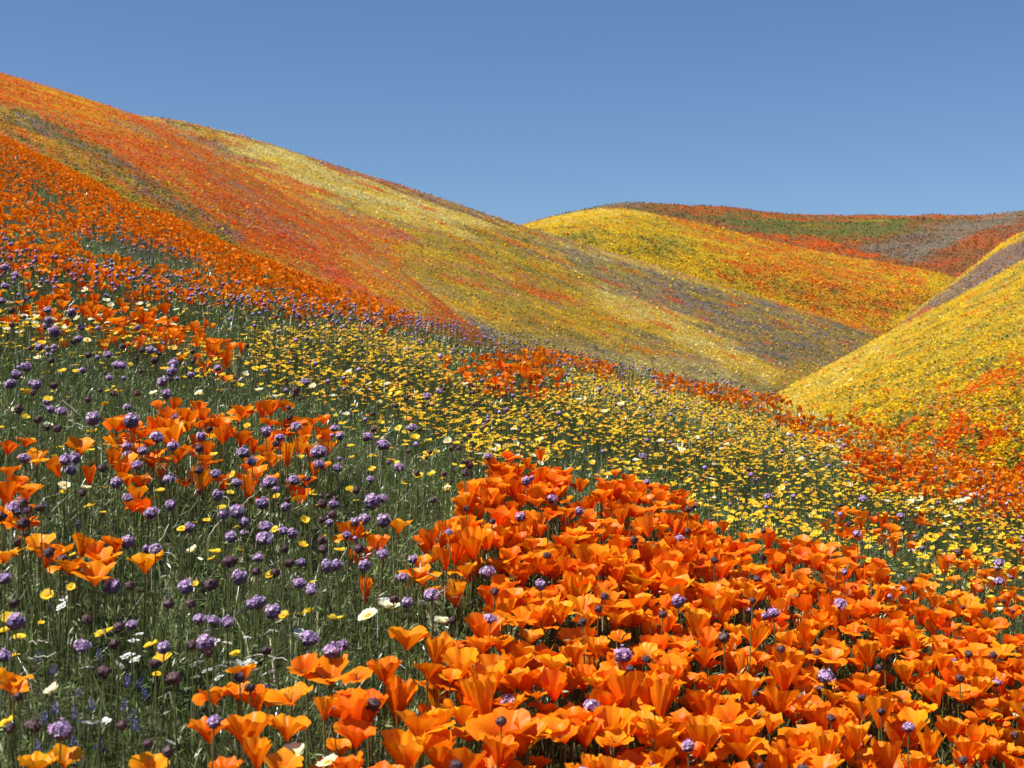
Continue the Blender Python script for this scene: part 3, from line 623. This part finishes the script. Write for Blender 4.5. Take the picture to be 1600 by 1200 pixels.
for y0, y1, cap in ((1.35, 9.0, 150), (9.0, 26, 95)):
    x, y, z, d, w, r = grown(GILIA_PATCH, cap, y0, y1, 61 + int(y0), 0.0, 14); ok = (r.random(len(x)) < d / cap)
    if y0 > 5: ok &= fbm(x * 1.5, y * .9, 98, 2) > .36
    x, y, z, w = x[ok], y[ok], z[ok], w[ok]
    lit = r.random(len(x)) < np.array([p[2] for p in GILIA_PATCH])[w]
    lit &= ~((fbm(x * 2.5, y * 2, 91) < .42) & (w == 0)); r2 = np.random.default_rng(5)
    qx, qy = project(x, y, z); drop = inside(qx, qy, PATCHES[2][0]) & (r2.random(len(x)) < .6); x, y, z, w, lit = x[~drop], y[~drop], z[~drop], w[~drop], lit[~drop]
    hx = np.array(GX[:nh]); hy = np.array(GY[:nh]); far = np.hypot(x[:, None] - hx, y[:, None] - hy).min(1) > .03; x, y, z, lit = x[far], y[far], z[far], lit[far]
    GX += list(x); GY += list(y); GZ += list(z + r.normal(.02, .028, len(x)) + np.where(y > 8, .015, 0)); GS += list(np.where(lit, r.normal(.0180, .0042, len(x)), r.normal(.0150, .0026, len(x)))); GL += list(lit.astype(int))
GX, GY, GZ, GS, GL = map(np.array, (GX, GY, GZ, GS, GL)); GS = np.where(GY > 5, GS * .86, GS); GS = np.clip(GS, .010, .031); NG = len(GX)
rk = np.random.default_rng(9); GK = np.where(GL == 1, rk.integers(0, 3, NG), rk.integers(3, 6, NG)); GYAW = rk.uniform(0, 6.28, NG); GT = np.abs(rk.normal(0, .22, NG)); GTD = rk.uniform(0, 6.28, NG)
gpx, gpy = project(GX, GY, GZ); gvis = (gpx > -5) & (gpx < 1605) & (gpy > 0) & (gpy < 1205)

# ---- which of them show largest: rays from the camera against the flowers themselves
cp = np.argsort(-np.where(vis, score, 0))[:1300]; cg = np.argsort(-np.where(gvis, GS / GY, 0))[:1300]
pt = [(POPPY_MD[PK[i]][0] * PW[i]) @ lean(PYAW[i], PTILT[i], PTD[i])[0].T + np.array([PX[i], PY[i], base_z[i]]) for i in cp]
gq = [GILIA_FAR[GK[i]][0] * GS[i] + np.array([GX[i], GY[i], GZ[i]]) for i in cg]
allv = np.concatenate(pt + gq); fl, own, n = [], [], 0
for q, (V, i) in enumerate(list(zip(pt, cp)) + list(zip(gq, cg))):
    Fc = POPPY_MD[PK[i]][1] if q < len(cp) else GILIA_FAR[GK[i]][1]
    fl.append(Fc + n); own.append(np.full(len(Fc), q)); n += len(V)
fl = np.concatenate(fl); own = np.concatenate(own); bvh = BVHTree.FromPolygons(allv.tolist(), fl.tolist())
eye = mathutils.Vector((0, 0, CZ)); shown = np.zeros(len(cp) + len(cg))
for q, V in enumerate(pt + gq):
    pick_v = V[::max(1, len(V) // 22)]; k = 0
    for p in pick_v:
        d = mathutils.Vector(p) - eye; hit = bvh.ray_cast(eye, d.normalized())
        k += hit[2] is not None and own[hit[2]] == q
    shown[q] = k / len(pick_v)
chosen = cp[np.argsort(-(np.minimum(shown[:len(cp)], .5) * (shown[:len(cp)] > .12) * score[cp] ** 2))[:300]]
gsel = cg[np.argsort(-((shown[len(cp):] > .12) * (GS / GY)[cg]))[:300]]
is_ind = np.zeros(NP_, bool); is_ind[chosen] = True
g_ind = np.zeros(NG, bool); g_ind[gsel] = True
def clear_to(p):
    d = mathutils.Vector(p) - eye; hit = bvh.ray_cast(eye, d.normalized(), d.length - .01); return hit[2] is None

PET_ME = [[[mesh_np('petal', V, Fc, np.clip(C * poppy_tint(h), 0, .95), M_PETAL, True, uv) for V, Fc, C, uv in POPPY_HI[k]] for k in range(len(SHAPES))] for h in (.15, .5, .85)]
def stem_curve(bx, by, bz, gz, rr, n=4, wob=.02):
    t = np.linspace(0, 1, n); ox, oy = rr.normal(0, wob, 2)
    return np.stack([ox * (1 - t) ** 2, oy * (1 - t) ** 2, (gz - bz) * (1 - t)], -1)
STAMEN = join([tube([(0, 0, .02), (.05 * math.cos(a), .05 * math.sin(a), .17), (.085 * math.cos(a), .085 * math.sin(a), .26)], .016, 3, (.75, .33, .02), (.80, .50, .03)) for a in np.linspace(0, 2 * PI, 8)[:-1]])
STAMEN_ME = mesh_np('stamens', *STAMEN, M_FLOWER)
ONES = 'first second third fourth fifth sixth seventh eighth ninth tenth eleventh twelfth thirteenth fourteenth fifteenth sixteenth seventeenth eighteenth nineteenth twentieth'.split()
def ordinal(n, total):
    return ('leftmost ' if n == 0 else 'rightmost ' if n == total - 1 else 'middle ' if total == 3 else f'{ONES[n]} from left, ' if n < 20 else f'{ONES[total - n - 1]} from right, ')
SHAPE_WORDS = {'cup': 'cup-shaped', 'flared': 'flaring', 'goblet': 'narrow goblet-shaped', 'open': 'wide-open', 'ragged': 'loose-petalled', 'furled': 'half-furled'}
def hue_word(h): return 'deep red-orange' if h < .33 else ('orange' if h < .67 else 'golden orange')
def place_words(i):
    px, py, w = pxs[i], pys[i], PP[i]
    if w == -1:
        if px < 60 and py < 900: return 'at the picture edge'
        if py < 830: return 'in the small left group'
        if py < 920: return 'in the left bunch among purple heads'
        if px < 280: return 'at the bottom left corner'
        return 'at the near corner of the broad drift'
    if w == 0:
        row = 'at the bottom' if py > 1120 else ('low' if py > 1010 else ('high' if py > 880 else 'at the top'))
        col = 'left end' if px < 760 else ('middle' if px < 1080 else ('right half' if px < 1350 else 'right end'))
        return f'{row} in the broad drift, {col}'
    return PATCHES[w][2]
def finish_labels(items):
    """items: (object, phrase, px). Things that share a phrase are told apart by their order from the left; a long row keeps a shared label and group."""
    by = {}
    for o, ph, px, nm in items: by.setdefault(ph, []).append((px, o, nm))
    for ph, row in by.items():
        row.sort(key=lambda q: q[0])
        for k, (px, o, nm) in enumerate(row):
            head, tail = ph
            if len(row) == 1: o['label'] = f'{head} {nm} {tail}'
            elif len(row) <= 39: o['label'] = f"{ordinal(k, len(row))}{head} {nm} {tail}"
            else: o['label'] = f"{head} {nm} {tail}"
items = []
for i in chosen:
    root = link('poppy', None, category='poppy', group='orange poppies on the near slope')
    root.location = (PX[i], PY[i], base_z[i])
    gz = float(ground_h(PX[i], PY[i])); R = lean(PYAW[i], PTILT[i], PTD[i])[0]
    eul = mathutils.Matrix(R.tolist()).to_euler()
    ms = mesh_np('stem', *tube(stem_curve(PX[i], PY[i], base_z[i], gz - .01, rp), .0016, 5, (.07, .10, .025), (.16, .16, .04)), M_STEM, True)
    link('stem', ms, root)
    for me in PET_ME[0 if PHUE[i] < .33 else (1 if PHUE[i] < .67 else 2)][PK[i]]:
        p = link('petal', me, root); p.rotation_euler = eul; p.scale = (PW[i],) * 3
    s = link('stamens', STAMEN_ME, root); s.rotation_euler = eul; s.scale = (PW[i],) * 3
    items.append((root, (f'{hue_word(PHUE[i])} {SHAPE_WORDS[SHAPES[PK[i]][2]]}', place_words(i)), pxs[i], 'poppy'))
finish_labels(items)
# hue: petals read it from the object colour through the tint in their own mesh copies
rest = ~is_ind
def merged(name, protos, kinds, mask, pos, size, yaw, tilt, td, tint, mat, **props):
    out = []
    for k in range(len(protos)):
        s = np.nonzero(mask & (kinds == k))[0]
        if len(s): out.append(scatter(protos[k], lean(yaw[s], tilt[s], td[s]) * size[s][:, None, None], pos[s], tint[s]))
    if not out: return None
    V, Fc, C = join(out)
    return link(name, mesh_np(name, V, Fc, C, mat, True), **props)
pos = np.stack([PX, PY, base_z], -1); tint = poppy_tint(PHUE) * np.exp(rp.normal(0, .06, (NP_, 1)))
merged('poppies', POPPY_MD, PK, rest & (PY < 7), pos, PW, PYAW, PTILT, PTD, tint, M_PETAL, kind='stuff', label='crowd of smaller orange poppies farther back on the slope', category='poppies')
merged('poppies', POPPY_LO, PK, rest & (PY >= 7), pos, PW * 1.05, PYAW, PTILT, PTD, tint, M_PETAL, kind='stuff', label='distant orange poppies covering the upper slope', category='poppies')

def stalks(name, x, y, zt, r0, col, col2, rr, **props):
    """Thin three-sided stems from the soil to (x, y, zt), as one mesh."""
    n = len(x); g = ground_h(x, y) - .01; th = np.array([0, 2.1, 4.2]); off = np.stack([np.cos(th), np.sin(th)], -1)
    lx, ly = rr.normal(0, .022, n), rr.normal(0, .022, n); V = np.zeros((n, 9, 3))
    for k, t in enumerate((0, .55, 1.0)):
        V[:, k * 3:k * 3 + 3, 0] = (x + lx * (1 - t) ** 1.6)[:, None] + off[None, :, 0] * np.reshape(r0, (-1, 1)); V[:, k * 3:k * 3 + 3, 1] = (y + ly * (1 - t) ** 1.6)[:, None] + off[None, :, 1] * np.reshape(r0, (-1, 1)); V[:, k * 3:k * 3 + 3, 2] = (g + (zt - g) * t)[:, None]
    Fc = np.array([(a * 3 + b, a * 3 + (b + 1) % 3, a * 3 + (b + 1) % 3 + 3) for a in (0, 1) for b in range(3)] + [(a * 3 + b, a * 3 + (b + 1) % 3 + 3, a * 3 + b + 3) for a in (0, 1) for b in range(3)])
    C = np.repeat(np.linspace(0, 1, 3)[:, None] * (np.array(col2) - np.array(col)) + np.array(col), 3, 0)[None] * np.exp(rr.normal(0, .2, (n, 1, 1)))
    return link(name, mesh_np(name, V.reshape(-1, 3), (Fc[None] + (np.arange(n) * 9)[:, None, None]).reshape(-1, 3), np.clip(C, 0, .8).reshape(-1, 3), M_STEM, True), **props)
s = rest & (PY < 9)
stalks('stems', PX[s], PY[s], base_z[s], .0015, (.07, .10, .025), (.15, .15, .04), rp, kind='stuff', label='thin green poppy stems beneath the flowers', category='stems')

# ---- gilia heads as objects
BALL_ME = [mesh_np('flower_head', *b, M_GILIA) for b in GILIA_BALL]; CAP_ME = [mesh_np('florets', *c, M_GILIA) for c in GILIA_CAP]
def zone(px, py):
    if inside(np.array([px]), np.array([py]), P_DRIFT)[0]: return ('over the poppy drift, bottom part' if py > 1080 else 'over the poppy drift, middle part') if px < 1200 else 'over the poppy drift, right end'
    if py < 600: return 'below the high orange band'
    if px < 560:
        a = 'far left' if px < 140 else ('left' if px < 280 else ('mid' if px < 420 else 'right'))
        b = 'top' if py < 760 else ('upper' if py < 860 else ('middle' if py < 960 else 'lower'))
        return f'in the green grass, {b} {a} part'
    return 'above the far tip of the poppy drift' if px < 900 and py > 640 else 'among the yellow flowers'
items = []
for i in gsel:
    root = link('gilia', None, category='wildflower', group='gilia heads on the near slope'); root.location = (GX[i], GY[i], GZ[i])
    gz = float(ground_h(GX[i], GY[i])); R = mathutils.Matrix(lean(GYAW[i], GT[i], GTD[i])[0].tolist()).to_euler()
    link('stem', mesh_np('stem', *tube(stem_curve(0, 0, GZ[i] - GS[i] * .35, gz - .01, rk, 4, .03), .0011, 4, (.07, .10, .025), (.13, .14, .04)), M_STEM, True), root).location = (0, 0, -GS[i] * .35)
    h = link('flower_head', BALL_ME[GK[i]], root); h.rotation_euler = R; h.scale = (GS[i],) * 3
    if GL[i]: link('florets', CAP_ME[GK[i]], h)
    sz = GS[i] / GY[i] * F
    head = ('purple' if GL[i] else 'dark') + (' large' if sz > 20 else (' small' if sz < 14 else ''))
    items.append((root, ({'purple': 'round purple', 'purple large': 'large purple', 'purple small': 'small purple', 'dark': 'spent dark', 'dark large': 'large spent dark', 'dark small': 'small dark'}[head], zone(gpx[i], gpy[i])), gpx[i], 'gilia head'))
finish_labels(items)
grest = ~g_ind; gpos = np.stack([GX, GY, GZ], -1); gt = np.exp(rk.normal(0, .16, (NG, 1))) * np.ones((1, 3))
GILIA_MD = [join([GILIA_BALL[k], GILIA_CAP[k]]) if k < 3 else GILIA_BALL[k] for k in range(6)]
merged('gilias', GILIA_DOT, GK, grest & (GY >= 7), gpos, GS * 1.08, GYAW, GT, GTD, gt, M_GILIA, kind='stuff', label='distant purple and dark gilia heads along the crest', category='wildflowers')
merged('gilias', GILIA_FAR, GK, grest & (GY < 7), gpos, GS, GYAW, GT, GTD, gt, M_GILIA, kind='stuff', label='scatter of smaller purple and dark gilia heads farther back', category='wildflowers')
stalks('stems', GX[grest], GY[grest], GZ[grest] - GS[grest] * .3, np.maximum(.0009, GY[grest] * .00012), (.06, .09, .02), (.11, .12, .035), rk, kind='stuff', label='thin green gilia stems', category='stems')

# ---- goldfields
x, y, z, d, w, r = grown(GOLD_PATCH, 420, 1.4, 13, 101, -.03, 14, 3.0)
ok = (r.random(len(x)) < d / 420) & (r.random(len(x)) < np.clip((fbm(x * 4, y * 3, 130) - .25) * 3.4, .15, 1))
inp = np.zeros(len(x), bool); qx, qy = project(x, y, z)
for p in PATCHES[:10]: inp |= inside(qx, qy, p[0])
ok &= ~(inp & (r.random(len(x)) < .88)); YX, YY, YZ = x[ok], y[ok], z[ok] + r.normal(0, .022, ok.sum())
for hx, hy, hw in [(8, 985, 22), (14, 965, 14), (236, 1008, 24), (10, 1128, 30), (255, 1030, 14), (480, 959, 15), (524, 968, 12), (20, 1022, 12), (163, 988, 14), (30, 995, 10), (245, 1052, 12)]:
    a, b, c = unproject(hx, hy, -.04); YX, YY, YZ = np.append(YX, a), np.append(YY, b), np.append(YZ, c)
NY = len(YX); YS = np.clip(r.normal(.0175, .0042, NY), .010, .030) * np.interp(YY, [3, 7], [1, .84]); YK = r.integers(0, 4, NY); YYAW = r.uniform(0, 6.28, NY); YT = np.clip(r.normal(.33, .25, NY), 0, 1.0); YTD = r.normal(-PI / 2 - .3, .8, NY)   # they face the sun
ypx, ypy = project(YX, YY, YZ); yv = (ypx > 0) & (ypx < 1600) & (ypy < 1200); ysel = np.array([i for i in np.argsort(-np.where(yv, YS / YY, 0))[:520] if clear_to((YX[i], YY[i], YZ[i]))][:300]); y_ind = np.zeros(NY, bool); y_ind[ysel] = True
RAY_ME = [mesh_np('ray_petals', *g[0], M_FLOWER) for g in GOLD]; DISC_ME = [mesh_np('disc', *g[1], M_FLOWER, True) for g in GOLD]
items = []
def yzone(px, py):
    if px < 300 and py > 850: return 'in the grass near the bottom left corner'
    near = [('the loose poppy cluster', 330, 660), ('the high clump of poppies', 250, 510), ('the far tip of the drift', 800, 720), ('the upper edge of the drift', 1080, 780), ('the drift above its middle', 950, 730), ('the small clump behind the drift', 1350, 820), ('the purple heads', 480, 760), ('the crest clump', 790, 580), ('the far strip of poppies', 1450, 750), ('the right edge', 1570, 860), ('the left edge', 30, 560), ('the middle of the field', 900, 660), ('the middle left of the field', 620, 640), ('the drift near its right end', 1480, 900)]
    n, ax, ay = min(near, key=lambda q: (q[1] - px) ** 2 + (2 * (q[2] - py)) ** 2); return ('left of ' if px < ax else 'right of ') + n
for i in ysel:
    root = link('goldfield', None, category='wildflower', group='yellow goldfields on the near slope'); root.location = (YX[i], YY[i], YZ[i]); R = mathutils.Matrix(lean(YYAW[i], YT[i], YTD[i])[0].tolist()).to_euler()
    link('stem', mesh_np('stem', *tube(stem_curve(0, 0, YZ[i], float(ground_h(YX[i], YY[i])) - .01, r, 3, .02), .0009, 3, (.07, .10, .025), (.13, .14, .04)), M_STEM, True), root)
    for nm, me in (('ray_petals', RAY_ME[YK[i]]), ('disc', DISC_ME[YK[i]])):
        q = link(nm, me, root); q.rotation_euler = R; q.scale = (YS[i],) * 3
    sz = YS[i] / YY[i] * F; items.append((root, (('large' if sz > 14.5 else ('small' if sz < 11.5 else 'bright')) + (' upturned' if YT[i] < .4 else ' tilted') + ' yellow', yzone(ypx[i], ypy[i])), ypx[i], 'flower'))
finish_labels(items)
yt = np.exp(r.normal(0, .08, (NY, 1))) * np.stack([np.ones(NY), np.clip(r.normal(.96, .2, NY), .45, 1.3), np.ones(NY)], -1)
merged('goldfields', GOLD_FAR, YK, ~y_ind, np.stack([YX, YY, YZ], -1), YS * 1.08, YYAW, YT, YTD, yt, M_FLOWER, kind='stuff', label='carpet of small yellow goldfields along the middle of the slope', category='wildflowers')
s = (~y_ind) & (YY < 6.5); stalks('stems', YX[s], YY[s], YZ[s], .0009, (.07, .10, .025), (.13, .14, .04), r, kind='stuff', label='thin green goldfield stems', category='stems')

# ---- cream daisies, white and blue flowers
HERO_CREAM = [(575, 962, 36, 'fully open'), (607, 951, 36, 'side-turned'), (690, 972, 26, ''), (655, 1002, 28, ''), (458, 1180, 40, 'bowl-shaped'), (512, 1191, 36, 'ragged'), (82, 1081, 24, ''), (300, 861, 20, ''), (762, 970, 26, ''), (100, 758, 20, ''), (134, 763, 16, ''), (75, 665, 14, ''), (1463, 1013, 24, ''), (1462, 1078, 20, ''), (1545, 942, 15, ''), (135, 532, 16, ''), (50, 600, 13, ''), (240, 615, 14, ''), (258, 622, 17, ''), (700, 690, 14, ''), (770, 705, 13, ''), (776, 698, 12, ''), (810, 716, 14, ''), (832, 712, 11, ''), (698, 764, 13, ''), (310, 614, 14, ''), (428, 622, 16, ''), (405, 610, 14, ''), (25, 640, 13, ''), (1500, 1000, 13, ''), (1590, 1120, 18, '')]
rc = np.random.default_rng(77); CR = [(a, b, c, rc.integers(0, 3)) for a, b, c, _ in HERO_CREAM]
for a, b, n, sx_, sy_ in ((60, 500, 26, 60, 16), (260, 490, 12, 80, 14), (1520, 785, 22, 60, 14), (820, 690, 14, 120, 40), (1100, 720, 14, 160, 40), (560, 600, 8, 100, 30), (1350, 720, 10, 100, 30), (1480, 900, 10, 60, 50)):
    for _ in range(n):
        px, py = rc.normal(a, sx_), rc.normal(b, sy_)
        if 2 < px < 1598: CR.append((px, py, 12, rc.integers(0, 3)))
CRAY = [mesh_np('ray_petals', *g[0], M_FLOWER) for g in CREAM]; CDISC = [mesh_np('disc', *g[1], M_FLOWER, True) for g in CREAM]; items = []
for px, py, w, k in CR:
    x, y, z = unproject(px, py, -.02); sz = min(max(w * y / F, .020), .040); root = link('tidytip', None, category='daisy', group='cream daisies on the near slope'); root.location = (x, y, z)
    tl, td = max(0, rc.normal(.35, .2)), rc.normal(-PI / 2 - .3, .7); R = mathutils.Matrix(lean(rc.uniform(0, 6), tl, td)[0].tolist()).to_euler()
    link('stem', mesh_np('stem', *tube(stem_curve(0, 0, z, float(ground_h(x, y)) - .01, rc, 3, .02), .0011, 4, (.07, .10, .025), (.13, .14, .04)), M_STEM, True), root)
    for nm, me in (('ray_petals', CRAY[k]), ('disc', CDISC[k])):
        q = link(nm, me, root); q.rotation_euler = R; q.scale = (sz,) * 3
    items.append((root, (('large' if w > 30 else ('medium' if w > 17 else 'small')) + [' flat', ' cupped', ' bowl-like'][k] + ' cream', zone(px, py)), px, 'daisy'))
finish_labels(items)

WH = [(160, 983), (217, 990), (200, 1022), (213, 1028), (187, 1037), (133, 1042), (103, 935), (97, 945), (307, 1035), (327, 1045), (363, 1035), (377, 1035), (342, 1057), (307, 1057), (415, 1052), (417, 1070), (135, 1128), (155, 1127), (165, 1125), (270, 1160), (333, 1000), (386, 995), (355, 1003), (600, 935), (660, 940), (470, 985), (430, 985), (210, 1000), (345, 1040), (392, 1033), (1350, 1150)]
WME = mesh_np('bloom_cluster', *join([(WHITE[0][0][0] * .55 + np.array(o), WHITE[0][0][1], WHITE[0][0][2]) for o in ((0, 0, 0), (.4, .1, -.05), (-.3, .25, -.1), (.05, -.35, -.08), (.3, .45, -.15))]), M_FLOWER); items = []
for px, py in WH:
    x, y, z = unproject(px, py, -.05); root = link('popcorn_flower', None, category='wildflower', group='white popcorn flowers in the grass'); root.location = (x, y, z)
    link('stem', mesh_np('stem', *tube(stem_curve(0, 0, z, float(ground_h(x, y)) - .01, rc, 3, .02), .0009, 3, (.07, .10, .025), (.13, .14, .04)), M_STEM, True), root)
    q = link('bloom_cluster', WME, root); q.scale = (rc.uniform(.010, .016),) * 3; q.rotation_euler = (rc.normal(-.1, .3), rc.normal(0, .3), rc.uniform(0, 6)); items.append((root, ('tiny white', zone(px, py)), px, 'flower'))
finish_labels(items)

def lupine(seed):
    r = np.random.default_rng(seed); out = []
    for k in range(26):
        t = k / 26; th = k * 2.4; rr = .16 * (1 - .6 * t); c = np.array([rr * math.cos(th), rr * math.sin(th), t]); d = np.array([math.cos(th), math.sin(th), .3]); a = np.array([-math.sin(th), math.cos(th), 0]); s = .12 * (1 - .5 * t)
        V = np.array([c - a * s * .3, c + d * s * .5 - a * s * .7, c + d * s * 1.2, c + d * s * .5 + a * s * .7, c + d * s * .7 + np.array([0, 0, s])])
        out.append((V, np.array([(0, 1, 4), (1, 2, 4), (2, 3, 4), (3, 0, 4), (0, 1, 2), (0, 2, 3)]), np.array([(.05, .05, .22)] * 4 + [(.10, .10, .40) if r.random() > .2 else (.6, .6, .7)])))
    return join(out)
LUP = [mesh_np('flower_spike', *lupine(400 + k), M_GILIA) for k in range(2)]; items = []
LP = [(57, 1033), (155, 1032), (82, 1053), (200, 1072), (214, 1074), (122, 1090), (80, 1123), (117, 1123), (207, 1127), (213, 1142), (57, 1175), (115, 1167), (153, 1173), (227, 1093), (143, 1108), (68, 1130), (195, 1110), (122, 825), (75, 790), (85, 1115)]
for px, py in LP:
    x, y, z = unproject(px, py, -.09); root = link('lupine', None, category='wildflower', group='small blue lupines in the grass'); root.location = (x, y, z)
    link('stem', mesh_np('stem', *tube(stem_curve(0, 0, z, float(ground_h(x, y)) - .01, rc, 3, .02), .0011, 4, (.07, .10, .025), (.10, .10, .08)), M_STEM, True), root)
    q = link('flower_spike', LUP[int(rc.integers(0, 2))], root); q.scale = (.020, .020, rc.uniform(.012, .018)); q.rotation_euler = (rc.normal(0, .2), rc.normal(0, .2), rc.uniform(0, 6)); items.append((root, ('small blue', zone(px, py)), px, 'lupine'))
finish_labels(items)

# ---- dry stalks
DRY = [[(98, 625), (127, 650), (143, 663)], [(110, 657), (143, 666)], [(142, 667), (150, 695), (157, 720), (160, 750), (163, 777)], [(367, 475), (363, 507)], [(413, 497), (417, 527)], [(435, 528), (432, 547)], [(394, 545), (392, 560)], [(262, 820), (258, 835), (253, 853)], [(197, 807), (206, 823), (213, 843)], [(48, 1003), (64, 1000), (80, 1001)], [(40, 1030), (66, 1026), (83, 1022)], [(325, 980), (332, 992), (341, 1003)], [(436, 977), (446, 988), (452, 1003)], [(666, 893), (680, 902), (693, 913), (696, 943)], [(601, 863), (613, 890)], [(385, 1027), (410, 1025), (450, 1030)], [(343, 813), (330, 835), (323, 863)], [(1079, 1182), (1092, 1170), (1104, 1160)], [(727, 878), (735, 890), (742, 905)], [(330, 770), (355, 780), (362, 800)], [(395, 760), (393, 775), (380, 790)], [(800, 605), (808, 622)], [(812, 612), (820, 628)], [(890, 595), (893, 585)], [(930, 600), (934, 615)], [(1035, 640), (1046, 658)], [(250, 727), (268, 740), (280, 748)], [(762, 1000), (770, 985)]]
items = []
for ln in DRY:
    mp = ln[len(ln) // 2]; _, yd, _ = unproject(mp[0], mp[1], -.03)
    P = np.array([((a - 800) / F * yd, yd + rc.normal(0, .012), CZ + (600 - b) / F * yd) for a, b in ln]); o_ = P[0].copy()
    q = resample(P, 8); q[1:-1] += rc.normal(0, .0016, (6, 3)); me = mesh_np('dry_stalk', *tube(q - o_, max(.0011, yd * .00030), 4, (.52, .46, .34), (.62, .57, .45), .6), M_DRY, True)
    o = link('dry_stalk', me, category='dry stalk', group='pale dry stalks in the meadow'); o.location = o_; items.append((o, ('thin pale crooked', zone(*mp)), mp[0], 'dry stalk'))
finish_labels(items)

# ------------------------------------------------------------------ grass and leaves
def blades(name, n, y0, y1, hmin, hmax, wid, seed, cols, p, lean_s=.25, keep=None, **props):
    r = np.random.default_rng(seed); x, y = wedge(n, y0, y1, r)
    if keep is not None:
        k = keep(x, y, r); x, y = x[k], y[k]; n = len(x)
    g = ground_h(x, y) - .01; h = r.uniform(hmin, hmax, n); a = r.uniform(0, 6.28, n); ln = np.abs(r.normal(0, lean_s, n)); la = r.uniform(0, 6.28, n)
    w = wid * r.uniform(.6, 1.5, n) * np.maximum(1, y / 5); V = np.zeros((n, 5, 3))
    for k, (t, ww) in enumerate(((0, 1), (0, -1), (.55, .8), (.55, -.8), (1, 0))):
        V[:, k, 0] = x + np.cos(a) * w * ww + np.cos(la) * ln * h * t ** 2; V[:, k, 1] = y + np.sin(a) * w * ww + np.sin(la) * ln * h * t ** 2; V[:, k, 2] = g + h * t * np.sqrt(np.maximum(.2, 1 - (ln * t) ** 2 * .5))
    Fc = np.array([(0, 1, 3), (0, 3, 2), (2, 3, 4)]); c = np.array(cols)[r.choice(len(cols), n, p=p)] * np.exp(r.normal(0, .28, (n, 1)))
    return link(name, mesh_np(name, V.reshape(-1, 3), (Fc[None] + (np.arange(n) * 5)[:, None, None]).reshape(-1, 3), np.repeat(np.clip(c, 0, .8), 5, 0), M_GRASS), kind='stuff', category='grass', **props)
GC = [(.105, .155, .030), (.155, .205, .048), (.20, .235, .095), (.075, .10, .035), (.50, .46, .32)]
blades('grass', 52000, 1.1, 4.2, .04, .19, .0009, 501, GC, [.30, .28, .23, .11, .08], .75, label='fine green grass between the near flowers')
blades('grass', 50000, 4.2, 9.5, .05, .17, .0012, 502, GC, [.30, .30, .22, .10, .08], .7, label='green grass on the middle of the slope')
blades('grass', 32000, 9.5, 27, .06, .17, .0015, 503, GC, [.32, .30, .2, .11, .07], .4, label='green grass on the upper slope')
def leaflets(name, n, y0, y1, ln, wid, top, seed, cols, p, **props):
    """Small narrow leaf lobes carried up through the stems."""
    r = np.random.default_rng(seed); m = n // 5
    x, y = wedge(m, y0, y1, r); h = top * r.random(m) ** 1.1 * (.6 + .8 * fbm(x * 5, y * 5, seed)); az = r.uniform(0, 6.28, m); el = r.normal(.35, .6, m)
    x, y, h = (np.repeat(q, 5) for q in (x, y, h)); az = np.repeat(az, 5) + r.normal(0, .7, m * 5); el = np.repeat(el, 5) + r.normal(0, .4, m * 5); n = m * 5
    d = np.stack([np.cos(az) * np.cos(el), np.sin(az) * np.cos(el), np.sin(el)], -1); sd = np.stack([-np.sin(az), np.cos(az), r.normal(0, .5, n)], -1)
    s = (np.maximum(1, y / 4.5) * r.uniform(.6, 1.5, n))[:, None]; P = np.stack([x, y, ground_h(x, y) + h], -1) + r.normal(0, .004, (n, 3)) * s
    V = np.stack([P, P + d * ln * s * .55 + sd * wid * s, P + d * ln * s, P + d * ln * s * .55 - sd * wid * s], 1)
    Fc = np.array([(0, 1, 3), (1, 2, 3)]); c = np.array(cols)[r.choice(len(cols), n, p=p)] * np.exp(r.normal(0, .25, (n, 1)))
    return link(name, mesh_np(name, V.reshape(-1, 3), (Fc[None] + (np.arange(n) * 4)[:, None, None]).reshape(-1, 3), np.repeat(np.clip(c, 0, .8), 4, 0), M_GRASS), kind='stuff', category='leaves', **props)
LC = [(.12, .18, .05), (.19, .25, .085), (.26, .31, .16), (.36, .36, .13), (.66, .64, .54)]
leaflets('leaves', 150000, 1.1, 4.4, .0115, .0009, .17, 504, LC, [.34, .34, .22, .06, .04], label='feathery leaves among the near flowers')
leaflets('leaves', 60000, 4.4, 10, .014, .0013, .16, 505, LC, [.34, .33, .20, .06, .07], label='feathery leaves on the middle of the slope')
for m in bpy.data.meshes:
    if len(m.polygons) > 60000: print('BIG', m.name, len(m.polygons))
print('TRIS', sum(sum(len(p.vertices) - 2 for p in m.polygons) * m.users for m in bpy.data.meshes if len(m.polygons) < 5000) + sum(len(m.polygons) for m in bpy.data.meshes if len(m.polygons) >= 5000), 'poppies', NP_, 'gilia', NG, 'gold', NY)
